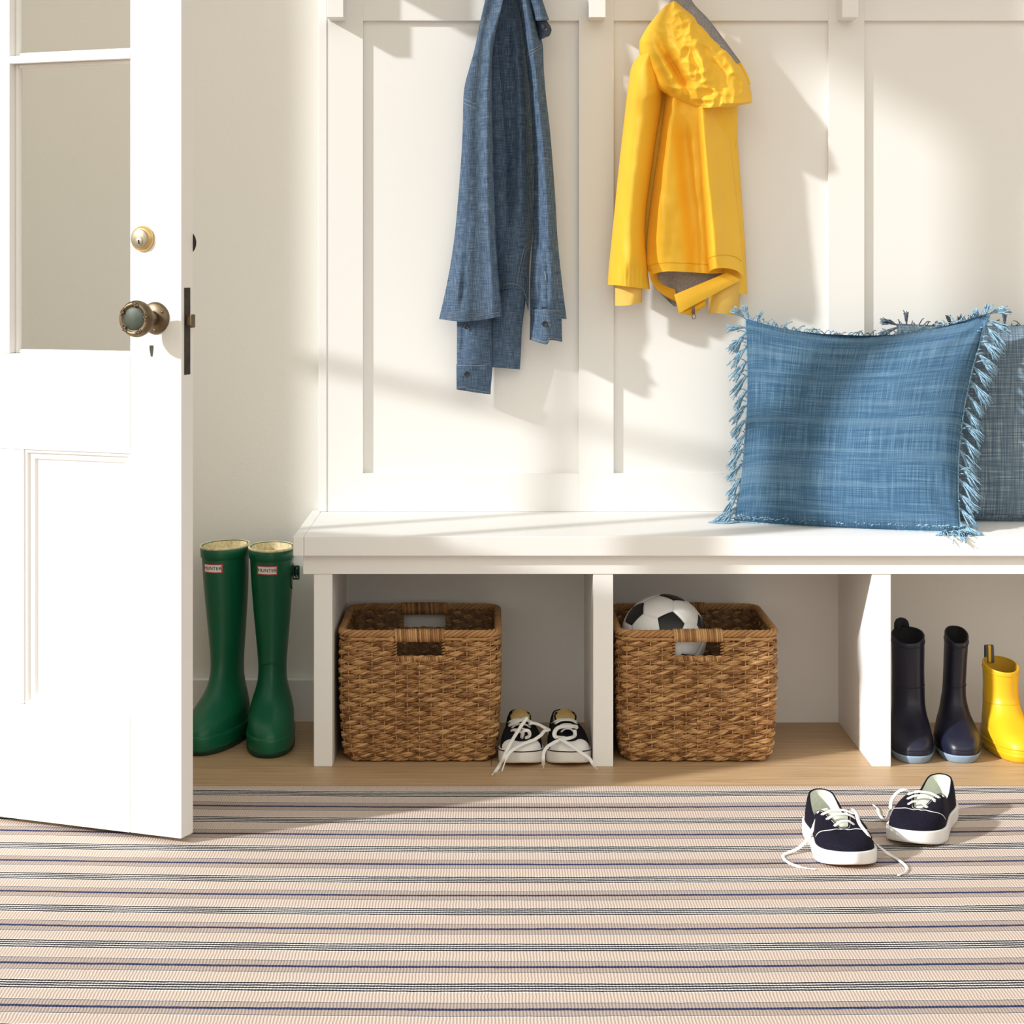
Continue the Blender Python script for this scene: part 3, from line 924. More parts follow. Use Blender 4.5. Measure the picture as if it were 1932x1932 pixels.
# ------------------------------------------------------------------ soccer ball
def ball():
    R = .0875
    c = P(1252, 1202, 4.229)
    ph = (1 + 5 ** .5) / 2
    V = []
    for s1 in (-1, 1):
        for s2 in (-1, 1):
            V += [(0, s1, s2 * ph), (s1, s2 * ph, 0), (s2 * ph, 0, s1)]
    V = np.array(V, float); V /= np.linalg.norm(V[0])
    E = [(i, j) for i in range(12) for j in range(i) if np.dot(V[i], V[j]) > .4]
    # turn one black panel to the viewer's upper right of centre, its neighbour to the upper left
    d1 = np.array((.10, -.88, .46)); d1 /= np.linalg.norm(d1)
    d2 = np.array((-.74, -.25, .62)); d2 -= d1 * np.dot(d1, d2); d2 /= np.linalg.norm(d2)
    i0 = 0; j0 = [j for i, j in E if i == i0] + [i for i, j in E if j == i0]
    e1 = V[i0]; e2 = V[j0[0]] - e1 * np.dot(e1, V[j0[0]]); e2 /= np.linalg.norm(e2)
    A = np.stack([e1, e2, np.cross(e1, e2)], 1); B = np.stack([d1, d2, np.cross(d1, d2)], 1)
    V = V @ (B @ A.T).T
    nb = {i: [j for j in range(12) if j != i and np.dot(V[i], V[j]) > .4] for i in range(12)}
    polys = []
    def order(pts, n):
        n = n / np.linalg.norm(n); u = pts[0] - n * np.dot(n, pts[0]); u /= np.linalg.norm(u); w = np.cross(n, u)
        return sorted(pts, key=lambda p: math.atan2(np.dot(p, w), np.dot(p, u)))
    for i in range(12): polys.append((order([V[i] * 2 / 3 + V[j] / 3 for j in nb[i]], V[i]), 1))
    for i in range(12):
        for j in nb[i]:
            for k in nb[i]:
                if i < j < k and k in nb[j]:
                    pts = []
                    for x, y in ((i, j), (j, i), (j, k), (k, j), (k, i), (i, k)): pts.append(V[x] * 2 / 3 + V[y] / 3)
                    polys.append((order(pts, V[i] + V[j] + V[k]), 0))
    b = MB()
    n = 10
    for pts, mi in polys:
        cc = np.mean(pts, 0)
        m = len(pts)
        for q in range(m):
            p1, p2 = pts[q], pts[(q + 1) % m]
            idx = {}; vs = []
            for i in range(n + 1):
                for j in range(n + 1 - i):
                    s, t = i / n, j / n
                    p = cc + (p1 - cc) * s + (p2 - cc) * t
                    p = p / np.linalg.norm(p)
                    e = s + t
                    idx[(i, j)] = len(vs)
                    vs.append(c + p * R * (1 - .030 * max(0, (e - .86) / .14) ** 2.2 + .004 * (1 - e)))
            fs = []
            for i in range(n):
                for j in range(n - i):
                    fs.append((idx[(i, j)], idx[(i + 1, j)], idx[(i, j + 1)]))
                    if i + j < n - 1: fs.append((idx[(i + 1, j)], idx[(i + 1, j + 1)], idx[(i, j + 1)]))
            b.add(vs, fs, mi=mi)
    o = b.build('soccer_ball', [M['ballwhite'], M['ballblack']])
    bm = bmesh.new(); bm.from_mesh(o.data); bmesh.ops.remove_doubles(bm, verts=bm.verts[:], dist=.00005)
    bmesh.ops.recalc_face_normals(bm, faces=bm.faces[:]); bm.to_mesh(o.data); bm.free()
    tag(o, 'white soccer ball with black pentagons lying in the basket', 'ball')
ball()

# ------------------------------------------------------------------ canvas shoes
def shoe(label, group, loc, rz, kind, side, sc=1.0):
    t = thing('canvas_sneaker', label, 'shoe', loc, rz, group)
    L = .240 * sc
    N = 96
    half = [(0, 0), (.012, .017), (.06, .0275), (.18, .0325), (.38, .0335), (.58, .0405), (.74, .0465), (.87, .0420), (.955, .027), (.99, .011), (1.0, 0)]
    asym = .004 * side
    def loop(spec, extra=0.0):
        r = [(w + (extra if 0 < w else 0), s) for s, w in spec]
        pts = [(x * sc + asym * max(0, (s - .5)) * 2, L * (.5 - s) - (extra if s > .99 else 0) + (extra if s < .01 else 0)) for x, s in r]
        ptl = [(-x * sc + asym * max(0, (s - .5)) * 2, L * (.5 - s)) for x, s in r[1:-1]][::-1]
        return crom(np.array(pts + ptl), N, closed=True)
    def sof(y): return .5 - y / L
    B2 = loop(half)
    S2 = loop(half, .0032)
    zs = .026 if kind == 'navy' else .029
    spring = lambda s: .008 * max(0, (s - .72) / .28) ** 2 + .002 * max(0, (.1 - s) / .1)
    spz = np.array([spring(sof(y)) for y in S2[:, 1]])
    foxtop = np.array([zs + .5 * spring(sof(y)) for y in S2[:, 1]])
    def ring3(xy, z): return np.concatenate([xy, np.asarray(z).reshape(-1, 1) if np.ndim(z) else np.full((len(xy), 1), z)], 1)
    b = MB()
    b.grid([ring3(B2 * .97, spz + .0005), ring3(S2 * .992, spz + .002), ring3(S2 * 1.0, spz + .006), ring3(S2 * 1.0, foxtop - .002), ring3(S2 * .995, foxtop), ring3(B2 * .985, foxtop)], True)
    b.build('sole', M['rubber_white'], t, local=True)
    b = MB(); b.grid([ring3(B2 * .975, spz + .0002), ring3(B2 * .975, spz + .0025)], True, cap0=True)
    b.build('outsole', M['tan'], t, local=True)
    b = MB(); b.add(ring3(B2 * .95, .020), [tuple(range(N))])
    b.build('insole', M['shoelining'], t, local=True)
    # collar / throat loop
    if kind == 'navy': top = [(.022, 0), (.03, .009), (.075, .0195), (.2, .0245), (.33, .0262), (.45, .0250), (.56, .0190), (.66, .0130), (.725, .0085), (.742, 0)]
    else: top = [(.022, 0), (.03, .009), (.075, .0195), (.2, .0245), (.33, .0250), (.42, .0235), (.52, .0175), (.61, .0115), (.665, .0075), (.68, 0)]
    T2 = loop(top)
    zpf = [(0, .073), (.1, .066), (.22, .053), (.33, .048), (.42, .058), (.50, .065), (.58, .063), (.68, .056), (.76, .049)] if kind == 'navy' else \
          [(0, .076), (.1, .070), (.22, .060), (.33, .060), (.42, .070), (.50, .073), (.58, .066), (.68, .055), (.75, .052)]
    zpf = np.array(zpf)
    zc = crom(zpf, 200)
    TZ = np.array([np.interp(sof(y), zc[:, 0], zc[:, 1]) for y in T2[:, 1]]) * (1 if sc == 1 else sc)
    BZ = foxtop - .003
    B3, T3 = ring3(B2 * .985, BZ), ring3(T2, TZ)
    def sect(t_, off=0.0):
        a = t_ * math.pi / 2
        kz = math.sin(a) ** .92; kx = (1 - math.cos(a)) ** 1.0
        heel = np.array([max(0, (.35 - sof(y)) / .35) for y in B2[:, 1]])[:, None]
        kxx = kx * (1 - heel) + (t_ ** 1.1) * heel
        p = np.concatenate([B3[:, :2] + (T3[:, :2] - B3[:, :2]) * kxx, (B3[:, 2:] + (T3[:, 2:] - B3[:, 2:]) * kz)], 1)
        if off:
            ctr = np.array((0, 0, .03)); d = p - ctr * np.array((1, 1, 1)) ; d[:, 1] *= .15
            p = p + d / (np.linalg.norm(d, axis=1)[:, None] + 1e-9) * off
        return p
    ts = np.linspace(0, 1, 14)
    rows = [sect(x) for x in ts]
    cl = M['canvas_navy'] if kind == 'navy' else M['canvas_black']
    b = MB(); b.grid(rows, True)
    inner = [ring3(T2 * np.array((.93, .985)), TZ - .0004)]
    b.grid([rows[-1]] + inner, True)
    b.build('upper', cl, t, local=True)
    def inset(x, d, z): 
        return ring3(x * np.array((.90 + d, .975)), z)
    b = MB(); b.grid([ring3(T2 * np.array((.93, .985)), TZ - .0004), ring3(T2 * np.array((.96, .985)), TZ * .62), ring3(B2 * .90, .0205)], True)
    b.build('lining', M['shoelining'], t, local=True)
    # collar binding
    b = MB(); b.tube(rows[-1], .0014, 6, closed=True); b.build('collar_binding', cl, t, local=True)
    Sx = np.array([sof(y) for y in T2[:, 1]]); right = T2[:, 0] > 0
    def eye(s, sd, tt=.86, off=.0012):
        idx = np.where((T2[:, 0] * sd > .0) & (Sx > .3))[0]
        j = idx[np.argmin(abs(Sx[idx] - s))]
        return sect(tt, off)[j]
    stations = (.675, .605, .535, .465) if kind == 'navy' else (.625, .565, .505, .445, .385)
    for s in stations:
        for sd in (-1, 1):
            e = eye(s, sd); n = eye(s, sd, .86, .006) - e; n /= np.linalg.norm(n)
            b = MB(); b.lathe([(.0010, -.0005), (.0016, .0006), (.0024, .0006), (.0028, -.0004)], e, n, 14)
            b.build('eyelet', M['lacefine'] if kind == 'navy' else M['nickel'], t, local=True)
    # tongue
    b = MB(); rows_t = []
    for s in np.linspace(.755 if kind == 'navy' else .70, .43 if kind == 'navy' else .36, 14):
        k = ((.755 if kind == 'navy' else .70) - s) / .33
        zc_ = np.interp(s, zc[:, 0], zc[:, 1])
        zz = zc_ - .004 + (.002 if kind == 'navy' else .062 * max(0, k - .55) ** 1.15)
        w = (.012 + .013 * min(1, k * 1.3)) * sc
        if kind != 'navy' and k > .9: w *= .9
        rows_t.append([(w * c + asym * .3, L * (.5 - s), zz - .004 * c * c * (1 + k) + .001) for c in np.linspace(-1, 1, 9)])
    b.grid(rows_t); b.build('tongue', M['shoelining'] if kind == 'navy' else cl, t, local=True)
    if kind != 'navy':
        b = MB()
        b.grid([[(p[0] * .86, p[1] - .0015, p[2] + .0012) for p in r] for r in rows_t[-6:]])
        b.build('tongue_tip', M['tongue_tan'], t, local=True)
    # cross laces
    for n_, s in enumerate(stations[:3] if kind == 'navy' else stations):
        e0, e1 = eye(s, -1), eye(s, 1)
        if kind == 'navy' and n_ > 0:
            e1 = eye(s - .02, 1) if n_ % 2 else e1
        mid = (e0 + e1) / 2 + np.array((0, 0, .0062))
        q = crom([e0 + (0, 0, -.001), e0 * .75 + e1 * .25 + (0, 0, .0050), mid, e0 * .25 + e1 * .75 + (0, 0, .0050), e1 + (0, 0, -.001)], 18)
        b = MB(); b.tube(q, (.0029, .0015), 8, up=(0, -.3, 1)); b.build('lace', M['lace'], t, local=True)
    if kind == 'navy':
        # curved vamp stitching, two rows, and eyestay stitching
        for o_ in (0, .004):
            q = []
            for j in range(N):
                pass
            pts = []
            for a_ in np.linspace(-1, 1, 41):
                # runs across the vamp just ahead of the throat and drops to the sides
                s_ = .795 - .09 * abs(a_) ** 1.6 + .05 * math.exp(-((abs(a_) - .62) / .22) ** 2) + o_
                tt = .93 - .75 * abs(a_) ** 1.5
                tt = max(.12, tt)
                Z = sect(tt, .0006)
                sd = 1 if a_ >= 0 else -1
                idx = np.where(Z[:, 0] * sd >= 0)[0] if abs(a_) > .02 else np.arange(N)
                tgt = L * (.5 - s_)
                cand = idx[np.argsort(abs(Z[idx, 1] - tgt))[:2]]
                w = abs(Z[cand, 1] - tgt) + 1e-6; w = (1 / w) / (1 / w).sum()
                pts.append((Z[cand] * w[:, None]).sum(0))
            pts = np.array(pts); 
            for _ in range(3): pts[1:-1] = (pts[:-2] + pts[1:-1] * 2 + pts[2:]) / 4
            b = MB(); b.tube(pts + (0, 0, .0004), .0005, 4); b.build('stitching', M['lacefine'], t, local=True)
        b = MB(); b.tube(sect(.965, .0004), .00045, 4, closed=True); b.build('stitching', M['lacefine'], t, local=True)
    else:
        # white toe cap, black pinstripe on the sole
        msk = Sx * 0
        SB = np.array([sof(y) for y in B2[:, 1]])
        order_ = np.argsort(np.where(B2[:, 0] >= 0, 1, -1) * (1.2 - SB))
        idx = [j for j in order_ if SB[j] > .865]
        b = MB()
        cap = []
        for q_ in list(np.linspace(0, 1, 9)) + [1.04]:
            row_ = []
            for j in idx:
                tm = .52 * min(1, math.sqrt(max(0, SB[j] - .862) / .10))
                row_.append(sect(tm * q_, .0016 if q_ <= 1 else .0001)[j])
            cap.append(row_)
        b.grid(cap); b.build('toe_cap', M['rubber_white'], t, local=True)
        b = MB(); b.tube(ring3(S2 * 1.0, foxtop - .0015), (.0009, .0013), 6, closed=True); b.build('pinstripe', M['ink'], t, local=True)
        b = MB(); b.tube(ring3(S2 * 1.0, foxtop - .010), (.0006, .0010), 6, closed=True)
    return t, sect

def ribbon(t, pts, w=.0032, h=.0011, tip=True, name='loose_lace', upv=None, n=60):
    q = crom(pts, n)
    r = np.tile((w, h), (n, 1)).astype(float)
    if tip: r[-7:] = (.0013, .0013)
    b = MB(); b.tube(q, r, 8, up=upv if upv is not None else (0, -.55, .83)); b.build(name, M['lace'], t)

nl, _ = shoe('navy canvas sneaker nearest the viewer on the rug, laces spread wide', 'navy sneakers on the rug', (.581, 3.494, .006), math.radians(4), 'navy', 1, 1.02)
nr, _ = shoe('navy canvas sneaker on the rug turned aside, nearest the bench', 'navy sneakers on the rug', (.762, 3.612, .006), math.radians(-25), 'navy', -1, 1.02)
zr = .0085
ribbon(nl, [P(1563, 1526, 3.520), P(1550, 1531, 3.505), P(1540, 1549, 3.485), P(1533, 1566, 3.48), P(1523, 1584, 3.478), G(1505, 1601, .014), G(1478, 1614, zr), G(1489, 1628, zr), G(1515, 1637, zr), G(1539, 1640, zr)])
ribbon(nl, [P(1608, 1526, 3.520), P(1615, 1534, 3.475), P(1622, 1554, 3.425), P(1636, 1572, 3.412), P(1645, 1583, 3.418), P(1654, 1593, 3.445), G(1676, 1611, zr), G(1696, 1623, zr), G(1710, 1635, zr), G(1709, 1645, zr), G(1694, 1652, zr)])
ribbon(nr, [P(1716, 1494, 3.63), P(1709, 1490, 3.625), P(1696, 1493, 3.62), P(1683, 1508, 3.615), P(1679, 1528, 3.60), G(1671, 1547, .012), G(1660, 1538, zr), G(1656, 1526, zr), G(1647, 1518, zr)])

wl, _ = shoe('black and white canvas sneaker beside the left basket', 'black and white sneakers in the cubby', (.0600, 4.202, 0), math.radians(2), 'black', -1, .92)
wr_, _ = shoe('black and white canvas sneaker against the middle bench divider', 'black and white sneakers in the cubby', (.1505, 4.202, 0), math.radians(2), 'black', 1, .92)
def zz(x, y): return 920 + x / 8.78, 1320 + y / 8.78
def zp(x, y, Y): a = zz(x, y); return P(a[0], a[1], Y)
def zg(x, y, z=.003): a = zz(x, y); return G(a[0], a[1], z)
R = dict(w=.0036, h=.0007, upv=(0, -.8, .6))
ribbon(wl, [zp(310, 450, 4.185), zp(420, 400, 4.165), (zp(600, 320, 4.15)), zp(650, 300, 4.14), zp(560, 430, 4.135), zp(470, 570, 4.115), zp(380, 720, 4.09), zp(310, 860, 4.075), zp(265, 960, 4.062), zg(165, 1140), zg(70, 1250)], **R)
ribbon(wl, [zp(350, 530, 4.165), zp(450, 500, 4.145), zp(560, 540, 4.135), zp(600, 600, 4.14)], tip=False, **R)
ribbon(wl, [zp(560, 640, 4.13), zp(600, 520, 4.12), zp(680, 520, 4.12), zp(690, 600, 4.125), zp(620, 640, 4.13)], tip=False, **R)
ribbon(wl, [zp(680, 430, 4.155), zp(720, 385, 4.15), zp(840, 410, 4.16), zp(950, 470, 4.165), zp(1020, 500, 4.15), zp(940, 520, 4.14), zp(880, 590, 4.125), zp(760, 670, 4.11), zp(600, 730, 4.095), zp(420, 830, 4.075), zp(330, 920, 4.065), zp(285, 1040, 4.058), zg(235, 1190)], **R)
ribbon(wr_, [zp(1290, 640, 4.13), zp(1130, 620, 4.13), zp(1110, 540, 4.135), zp(1180, 460, 4.15), zp(1330, 440, 4.16), zp(1470, 450, 4.165), zp(1450, 470, 4.16)], tip=False, w=.0044, h=.0008, upv=(0, -.8, .6))
ribbon(wr_, [zp(1440, 500, 4.15), zp(1445, 590, 4.14), zp(1380, 630, 4.125), zp(1250, 650, 4.118), zp(1180, 640, 4.115)], tip=False, w=.0040, h=.0008, upv=(0, -.8, .6))
ribbon(wr_, [zp(1200, 660, 4.11), zp(1080, 720, 4.095), zp(980, 790, 4.08), zp(930, 880, 4.068), zp(922, 1000, 4.058), zg(925, 1140)], **R)
ribbon(wr_, [zp(1180, 640, 4.11), zp(1300, 710, 4.095), zp(1440, 800, 4.08), zp(1580, 900, 4.066), zp(1680, 970, 4.058), zp(1735, 1050, 4.05), zg(1812, 1160)], **R)
# ------------------------------------------------------------------ pillows
def tassel(b, p, d, L, spread, rnd, n=11, r=.0011, head=True, grav=.35):
    d = np.array(d, float); d /= np.linalg.norm(d)
    for i in range(n):
        a = rnd.uniform(0, 2 * math.pi); s = rnd.uniform(.2, 1) * spread
        u = np.cross(d, (0.3, .8, .5)); u /= np.linalg.norm(u); w = np.cross(d, u)
        e = d + (u * math.cos(a) + w * math.sin(a)) * s
        l = L * rnd.uniform(.82, 1.1)
        pts = []
        for k in range(6):
            q = k / 5
            z_ = p + d * l * q * .35 + e * l * q * .65 * (.5 + .5 * q) + np.array((0, 0, -grav * l * q * q)) + np.array([rnd.uniform(-1, 1) for _ in range(3)]) * .0009 * k * .6
            if z_[1] > 4.072: z_[2] = max(z_[2], .4618)
            pts.append(z_)
        b.tube(pts, [r * 1.0, r * .95, r * 1.2, r * 1.2, r * 1.1, r * .8], 4, tone=rnd.random())
    if head:
        for k in (.06, .12):
            c = p + d * L * k
            b.tube(crom([c + np.cross(d, (math.cos(t), .3, math.sin(t))) * .0022 for t in np.linspace(0, 2 * math.pi, 7)[:-1]], 10, closed=True), .0012, 4, closed=True)

def pillow(label, corners, sag, thick, back, cloth, yarn, tassels, fringe, loc, cord=True, dents=()):
    t = thing('fringed_pillow', label, 'pillow', loc, 0, 'fringed pillows on the bench')
    BL, BR, TR, TL = [np.array(c, float) for c in corners]
    ex = ((BR - BL) + (TR - TL)) / 2; ez = ((TL - BL) + (TR - BR)) / 2
    nrm_ = np.cross(ex, ez); nrm_ /= np.linalg.norm(nrm_)
    if nrm_[1] > 0: nrm_ = -nrm_
    sb, sr, st_, sl = sag
    W_, H_ = np.linalg.norm(ex), np.linalg.norm(ez)
    def base(u, v):
        a, c = (u + 1) / 2, (v + 1) / 2
        p = BL * (1 - a) * (1 - c) + BR * a * (1 - c) + TR * a * c + TL * (1 - a) * c
        fu, fv = 1 - u * u, 1 - v * v
        p = p + ez / H_ * (sb * fu * (1 - c) - st_ * fu * c) + ex / W_ * (sl * fv * (1 - a) - sr * fv * a)
        return p
    def hgt(u, v, T_):
        fu, fv = max(0, 1 - abs(u) ** 2.4), max(0, 1 - abs(v) ** 2.4)
        h = T_ * (fu * fv) ** .50
        for (du, dv, w, amp) in dents: h -= amp * math.exp(-((u - du) ** 2 + (v - dv) ** 2) / w ** 2)
        # pull creases running in from the corners
        r = math.hypot(abs(u) - 1, abs(v) - 1)
        ang_ = math.atan2(1 - abs(v), 1 - abs(u) + 1e-6)
        h += .0050 * math.sin(ang_ * 9 + u * 2) * math.exp(-(r / .45) ** 2) * min(1, r * 6) * (fu * fv) ** .3
        h += .0030 * nz(u * 1.7 + 3, v * 1.7, T_ * 50) * (fu * fv) ** .4
        return h
    n = 56
    g = np.sin(np.linspace(-1, 1, n) * math.pi / 2)
    for sgn, T_, nm in ((1, thick, 'front_cover'), (-1, back, 'back_cover')):
        rows = [[base(u, v) + nrm_ * sgn * hgt(u, v, T_) for u in g] for v in g]
        uv = [[(u * W_ / 2, v * H_ / 2) for u in g] for v in g]
        rows = [[np.array((p[0], p[1], max(p[2], .4612))) for p in r] for r in rows]
        b = MB(); b.grid(rows, uv=uv); b.build(nm, cloth, t, fixn=False)
    rnd = random.Random(5)
    # edge seam with short knotted loops
    edge = [base(u, -1) for u in np.linspace(-1, 1, 60)] + [base(1, v) for v in np.linspace(-1, 1, 60)][1:] + [base(u, 1) for u in np.linspace(1, -1, 60)][1:] + [base(-1, v) for v in np.linspace(1, -1, 60)][1:-1]
    b = MB(); b.tube(edge, .0022, 6, closed=True)
    for sd, n0, n1, cnt in fringe:
        for i in range(cnt):
            q = n0 + (n1 - n0) * (i + rnd.random()) / cnt
            u, v = {'b': (q, -1), 't': (q, 1), 'l': (-1, q), 'r': (1, q)}[sd]
            p = base(u, v)
            out = {'b': nrm_ + np.array((0, 0, .12)), 't': ez / H_, 'l': -ex / W_, 'r': ex / W_}[sd]
            dd = out * rnd.uniform(.1, .6) + ex / W_ * rnd.uniform(-.9, .9) + nrm_ * rnd.uniform(.1, .7) + ez / H_ * .25
            l = rnd.uniform(.012, .026)
            if sd == 'b': p = p + np.array((0, 0, .003))
            w3 = [p, p + dd * l * .6 + nrm_ * .003, p + dd * l + np.array((0, 0, -.004))]
            for w_ in w3:
                if w_[1] > 4.072: w_[2] = max(w_[2], .4618)
            b.tube(crom(w3, 6), .0012, 4, tone=rnd.random())
    b.build('edge_fringe', yarn, t)
    for (u, v, dx, dz, dn, L, sp) in tassels:
        p = base(u, v)
        d = np.array((dx, 0, dz)) + nrm_ * dn
        b = MB(); tassel(b, p, d, L, sp * 1.25, rnd, n=19, r=.00115)
        b.build('tassel', yarn, t)
    return t

c1 = (P(1386, 983, 4.30), P(1812, 1003, 4.125), P(1868, 592, 4.345), P(1406, 600, 4.40))
c1 = [np.array(c) for c in c1]
ta = []
rr = random.Random(9)
for i in range(13):
    v = -.86 + 1.72 * i / 12
    ta.append((-1, v, -.55 - .3 * rr.random(), -.75, .3, .038 + .008 * rr.random(), .35))
ta += [(-1, .99, -.6, .75, .2, .046, .3), (-.97, 1, -.25, 1.0, .1, .044, .25), (-1, .90, -1, .25, .2, .042, .3), (-.90, 1, .25, .95, .2, .034, .3), (-1, .80, -.9, -.3, .2, .042, .3)]
for i in range(15):
    v = -.92 + 1.80 * i / 14
    ta.append((1, v, .75, -.55 - .3 * rr.random(), .35, .042 + .008 * rr.random(), .38))
ta += [(1, 1, .75, .35, .3, .045, .4), (.96, 1, .2, .8, .3, .036, .4), (1, .93, .95, -.25, .3, .045, .35), (.9, 1, -.1, .7, .5, .03, .5),
       (1, -1, .35, -.15, 1.2, .058, .3), (.95, -1, .05, -.2, 1.2, .060, .3), (.88, -1, -.15, -.2, 1.2, .060, .3), (1, -.95, .6, -.3, .8, .052, .3), (.99, -1, .25, -.1, 1.2, .062, .25),
       (-1, -1, -.95, -.05, .1, .050, .25), (-1, -.97, -.95, .05, .1, .046, .25), (-1, -.92, -.95, -.1, .1, .044, .3), (-.95, -1, -.8, -.1, .4, .042, .35), (-.98, -1, -.9, -.1, .3, .046, .3)]
pillow('light blue linen pillow with pale tassels, in front on the bench', c1, (-.004, .027, .048, .014), .085, .05, M['linen'], M['bluethread'], ta,
       [('b', -1, 1, 300), ('t', -.95, .95, 110), ('l', -.9, .9, 40), ('r', -.9, .9, 40)], tuple(P(1600, 995, 4.25)),
       dents=((-.15, .95, .4, .012), (.85, .85, .3, .010)))
c2 = [np.array(c) for c in (P(1700, 978.5, 4.33), P(2120, 981, 4.31), P(2125, 600, 4.45), P(1693, 612, 4.455))]
tb = [(-1, .99, -.9, .55, .1, .042, .25), (-.99, .97, -1, -.2, .1, .042, .25), (-.92, 1, -.05, 1, .1, .042, .2), (-.54, 1, -.15, 1, .1, .036, .2), (-.46, 1, .05, 1, .1, .036, .3), (-.34, 1, -.2, 1, .1, .036, .2), (-.06, 1, -.05, 1, .05, .046, .15),
      (-1, .6, -1, -.4, .1, .04, .3), (-1, .3, -1, -.4, .1, .04, .3), (.3, 1, 0, 1, .1, .04, .2), (.6, 1, .1, 1, .1, .04, .2), (.95, 1, .4, 1, .1, .04, .2)]
pillow('slate blue linen pillow leaning behind the light blue one', c2, (-.003, .02, .012, .006), .060, .03, M['linen_dark'], M['slatethread'], tb,
       [('b', -1, 1, 110), ('t', -1, 1, 60)], tuple(P(1905, 985, 4.37)))

# ------------------------------------------------------------------ garments
def cloth(name, left, right, Yb, thick, mat, parent, folds=(), top=None, bot=None, rows=110, cols=64, power=.6, back=.010, wr=.0, wscale=(30, 14), Ytop=None, seed=0, edge=.35, ridged=None, peak=None):
    fl, fr = xofy(left), xofy(right)
    y0 = max(min(p[1] for p in left), min(p[1] for p in right)); y1 = min(max(p[1] for p in left), max(p[1] for p in right))
    cs = np.linspace(0, 1, cols)
    tb_ = np.interp(cs, [p[0] for p in top], [p[1] for p in top]) if top else np.full(cols, y0)
    bb_ = crom(np.array(bot, float), 200) if bot else None
    bb_ = np.interp(cs, bb_[:, 0], bb_[:, 1]) if bot else np.full(cols, y1)
    fs = []
    for pl, amp, w, *typ in folds:
        c = crom(np.array(pl, float), 100); o = np.argsort(c[:, 1])
        fs.append((c[o, 1], c[o, 0], amp, w, typ[0] if typ else 'g'))
    F, Bk, UV = [], [], []
    for i in range(rows):
        r = i / (rows - 1)
        fr_, bk_, uv_ = [], [], []
        for j, c in enumerate(cs):
            y = tb_[j] + (bb_[j] - tb_[j]) * r
            l, rg = fl(y), fr(y)
            x = l + (rg - l) * c
            yb = Yb if Ytop is None else Ytop + (Yb - Ytop) * r
            pr = max(0, math.sin(math.pi * c)) ** power
            if peak and 0 < c < 1: pr = math.sin(math.pi / 2 * c / peak) ** power if c < peak else math.cos(math.pi / 2 * (c - peak) / (1 - peak)) ** .9
            d = thick * pr
            e = min(1, 1.0 * min(c, 1 - c) / .12) ** edge if c not in (0, 1) else 0
            for ys, xs, amp, w, ty in fs:
                if y < ys[0] - 25 or y > ys[-1] + 25: continue
                fade = min(1, max(0, (y - ys[0] + 25) / 50), max(0, (ys[-1] + 25 - y) / 50)) if False else min(1, (y - ys[0] + 25) / 50, (ys[-1] + 25 - y) / 50)
                q = (x - np.interp(y, ys, xs)) / w
                if ty == 'g': d += amp * fade * math.exp(-q * q) * e
                else: d += amp * fade * .5 * (1 + math.tanh(q)) * e
            if wr:
                d += e * wr * (nz(x / wscale[0] + seed, y / wscale[1], seed) + .5 * nz(x / wscale[0] * 2.3 + seed, y / wscale[1] * 2.1, seed + 4))
            if ridged:
                amp, x0_, x1_ = ridged
                k_ = min(1, max(0, (x - x0_) / (x1_ - x0_)))
                n1_ = nz(x / 15.0 + seed, y / 24.0 + .3 * nz(x / 30, y / 30, 9), 3.3); n2_ = nz(x / 34.0, y / 20.0 + seed, 7.7)
                d += e * amp * (.25 + .75 * k_) * ((1 - abs(n1_) * 2.2) * .6 + (1 - abs(n2_) * 2.2) * .7)
            Yp = yb - d
            p = P(x, y, Yp); fr_.append(p); uv_.append((p[0], p[2]))
            bk_.append(P(x, y, min(yb + back * pr, 4.499)))
        F.append(fr_); Bk.append(bk_); UV.append(uv_)
    F, Bk, UV = np.array(F), np.array(Bk), np.array(UV)
    R_ = np.concatenate([F, Bk[:, ::-1][:, 1:-1]], 1)
    U_ = np.concatenate([UV, UV[:, ::-1][:, 1:-1]], 1)
    b = MB(); b.grid(R_, True, uv=U_)
    m = R_.shape[1]
    # close top and bottom with strips
    for i in (0, rows - 1):
        b.grid([F[i], Bk[i]], uv=[UV[i], UV[i]])
    o = b.build(name, mat, parent)
    o['_f'] = 0
    del o['_f']
    return o, F
def seamline(name, F, ij, parent, mat, r=.0006, off=.0012):
    pts = []
    n, m = F.shape[:2]
    for (ri, ci) in ij:
        a, c = min(max(ri, 0), 1) * (n - 1), min(max(ci, 0), 1) * (m - 1)
        i, j = int(min(a, n - 2)), int(min(c, m - 2)); fa, fc = a - i, c - j
        p = F[i, j] * (1 - fa) * (1 - fc) + F[i + 1, j] * fa * (1 - fc) + F[i, j + 1] * (1 - fa) * fc + F[i + 1, j + 1] * fa * fc
        pts.append(p - np.array((0, off, 0)))
    b = MB(); b.tube(pts, r, 5); return b.build(name, mat, parent)
def line(r0, c0, r1, c1, n=30): return [(r0 + (r1 - r0) * t, c0 + (c1 - c0) * t) for t in np.linspace(0, 1, n)]
def disc(name, c, r, mat, parent, holes=True):
    b = MB(); b.lathe([(.0001, .0008), (r * .62, .0008), (r * .75, .0020), (r * .95, .0016), (r, 0), (r, -.001)], c, (0, -1, 0), 24)
    o = b.build(name, mat, parent)
    return o

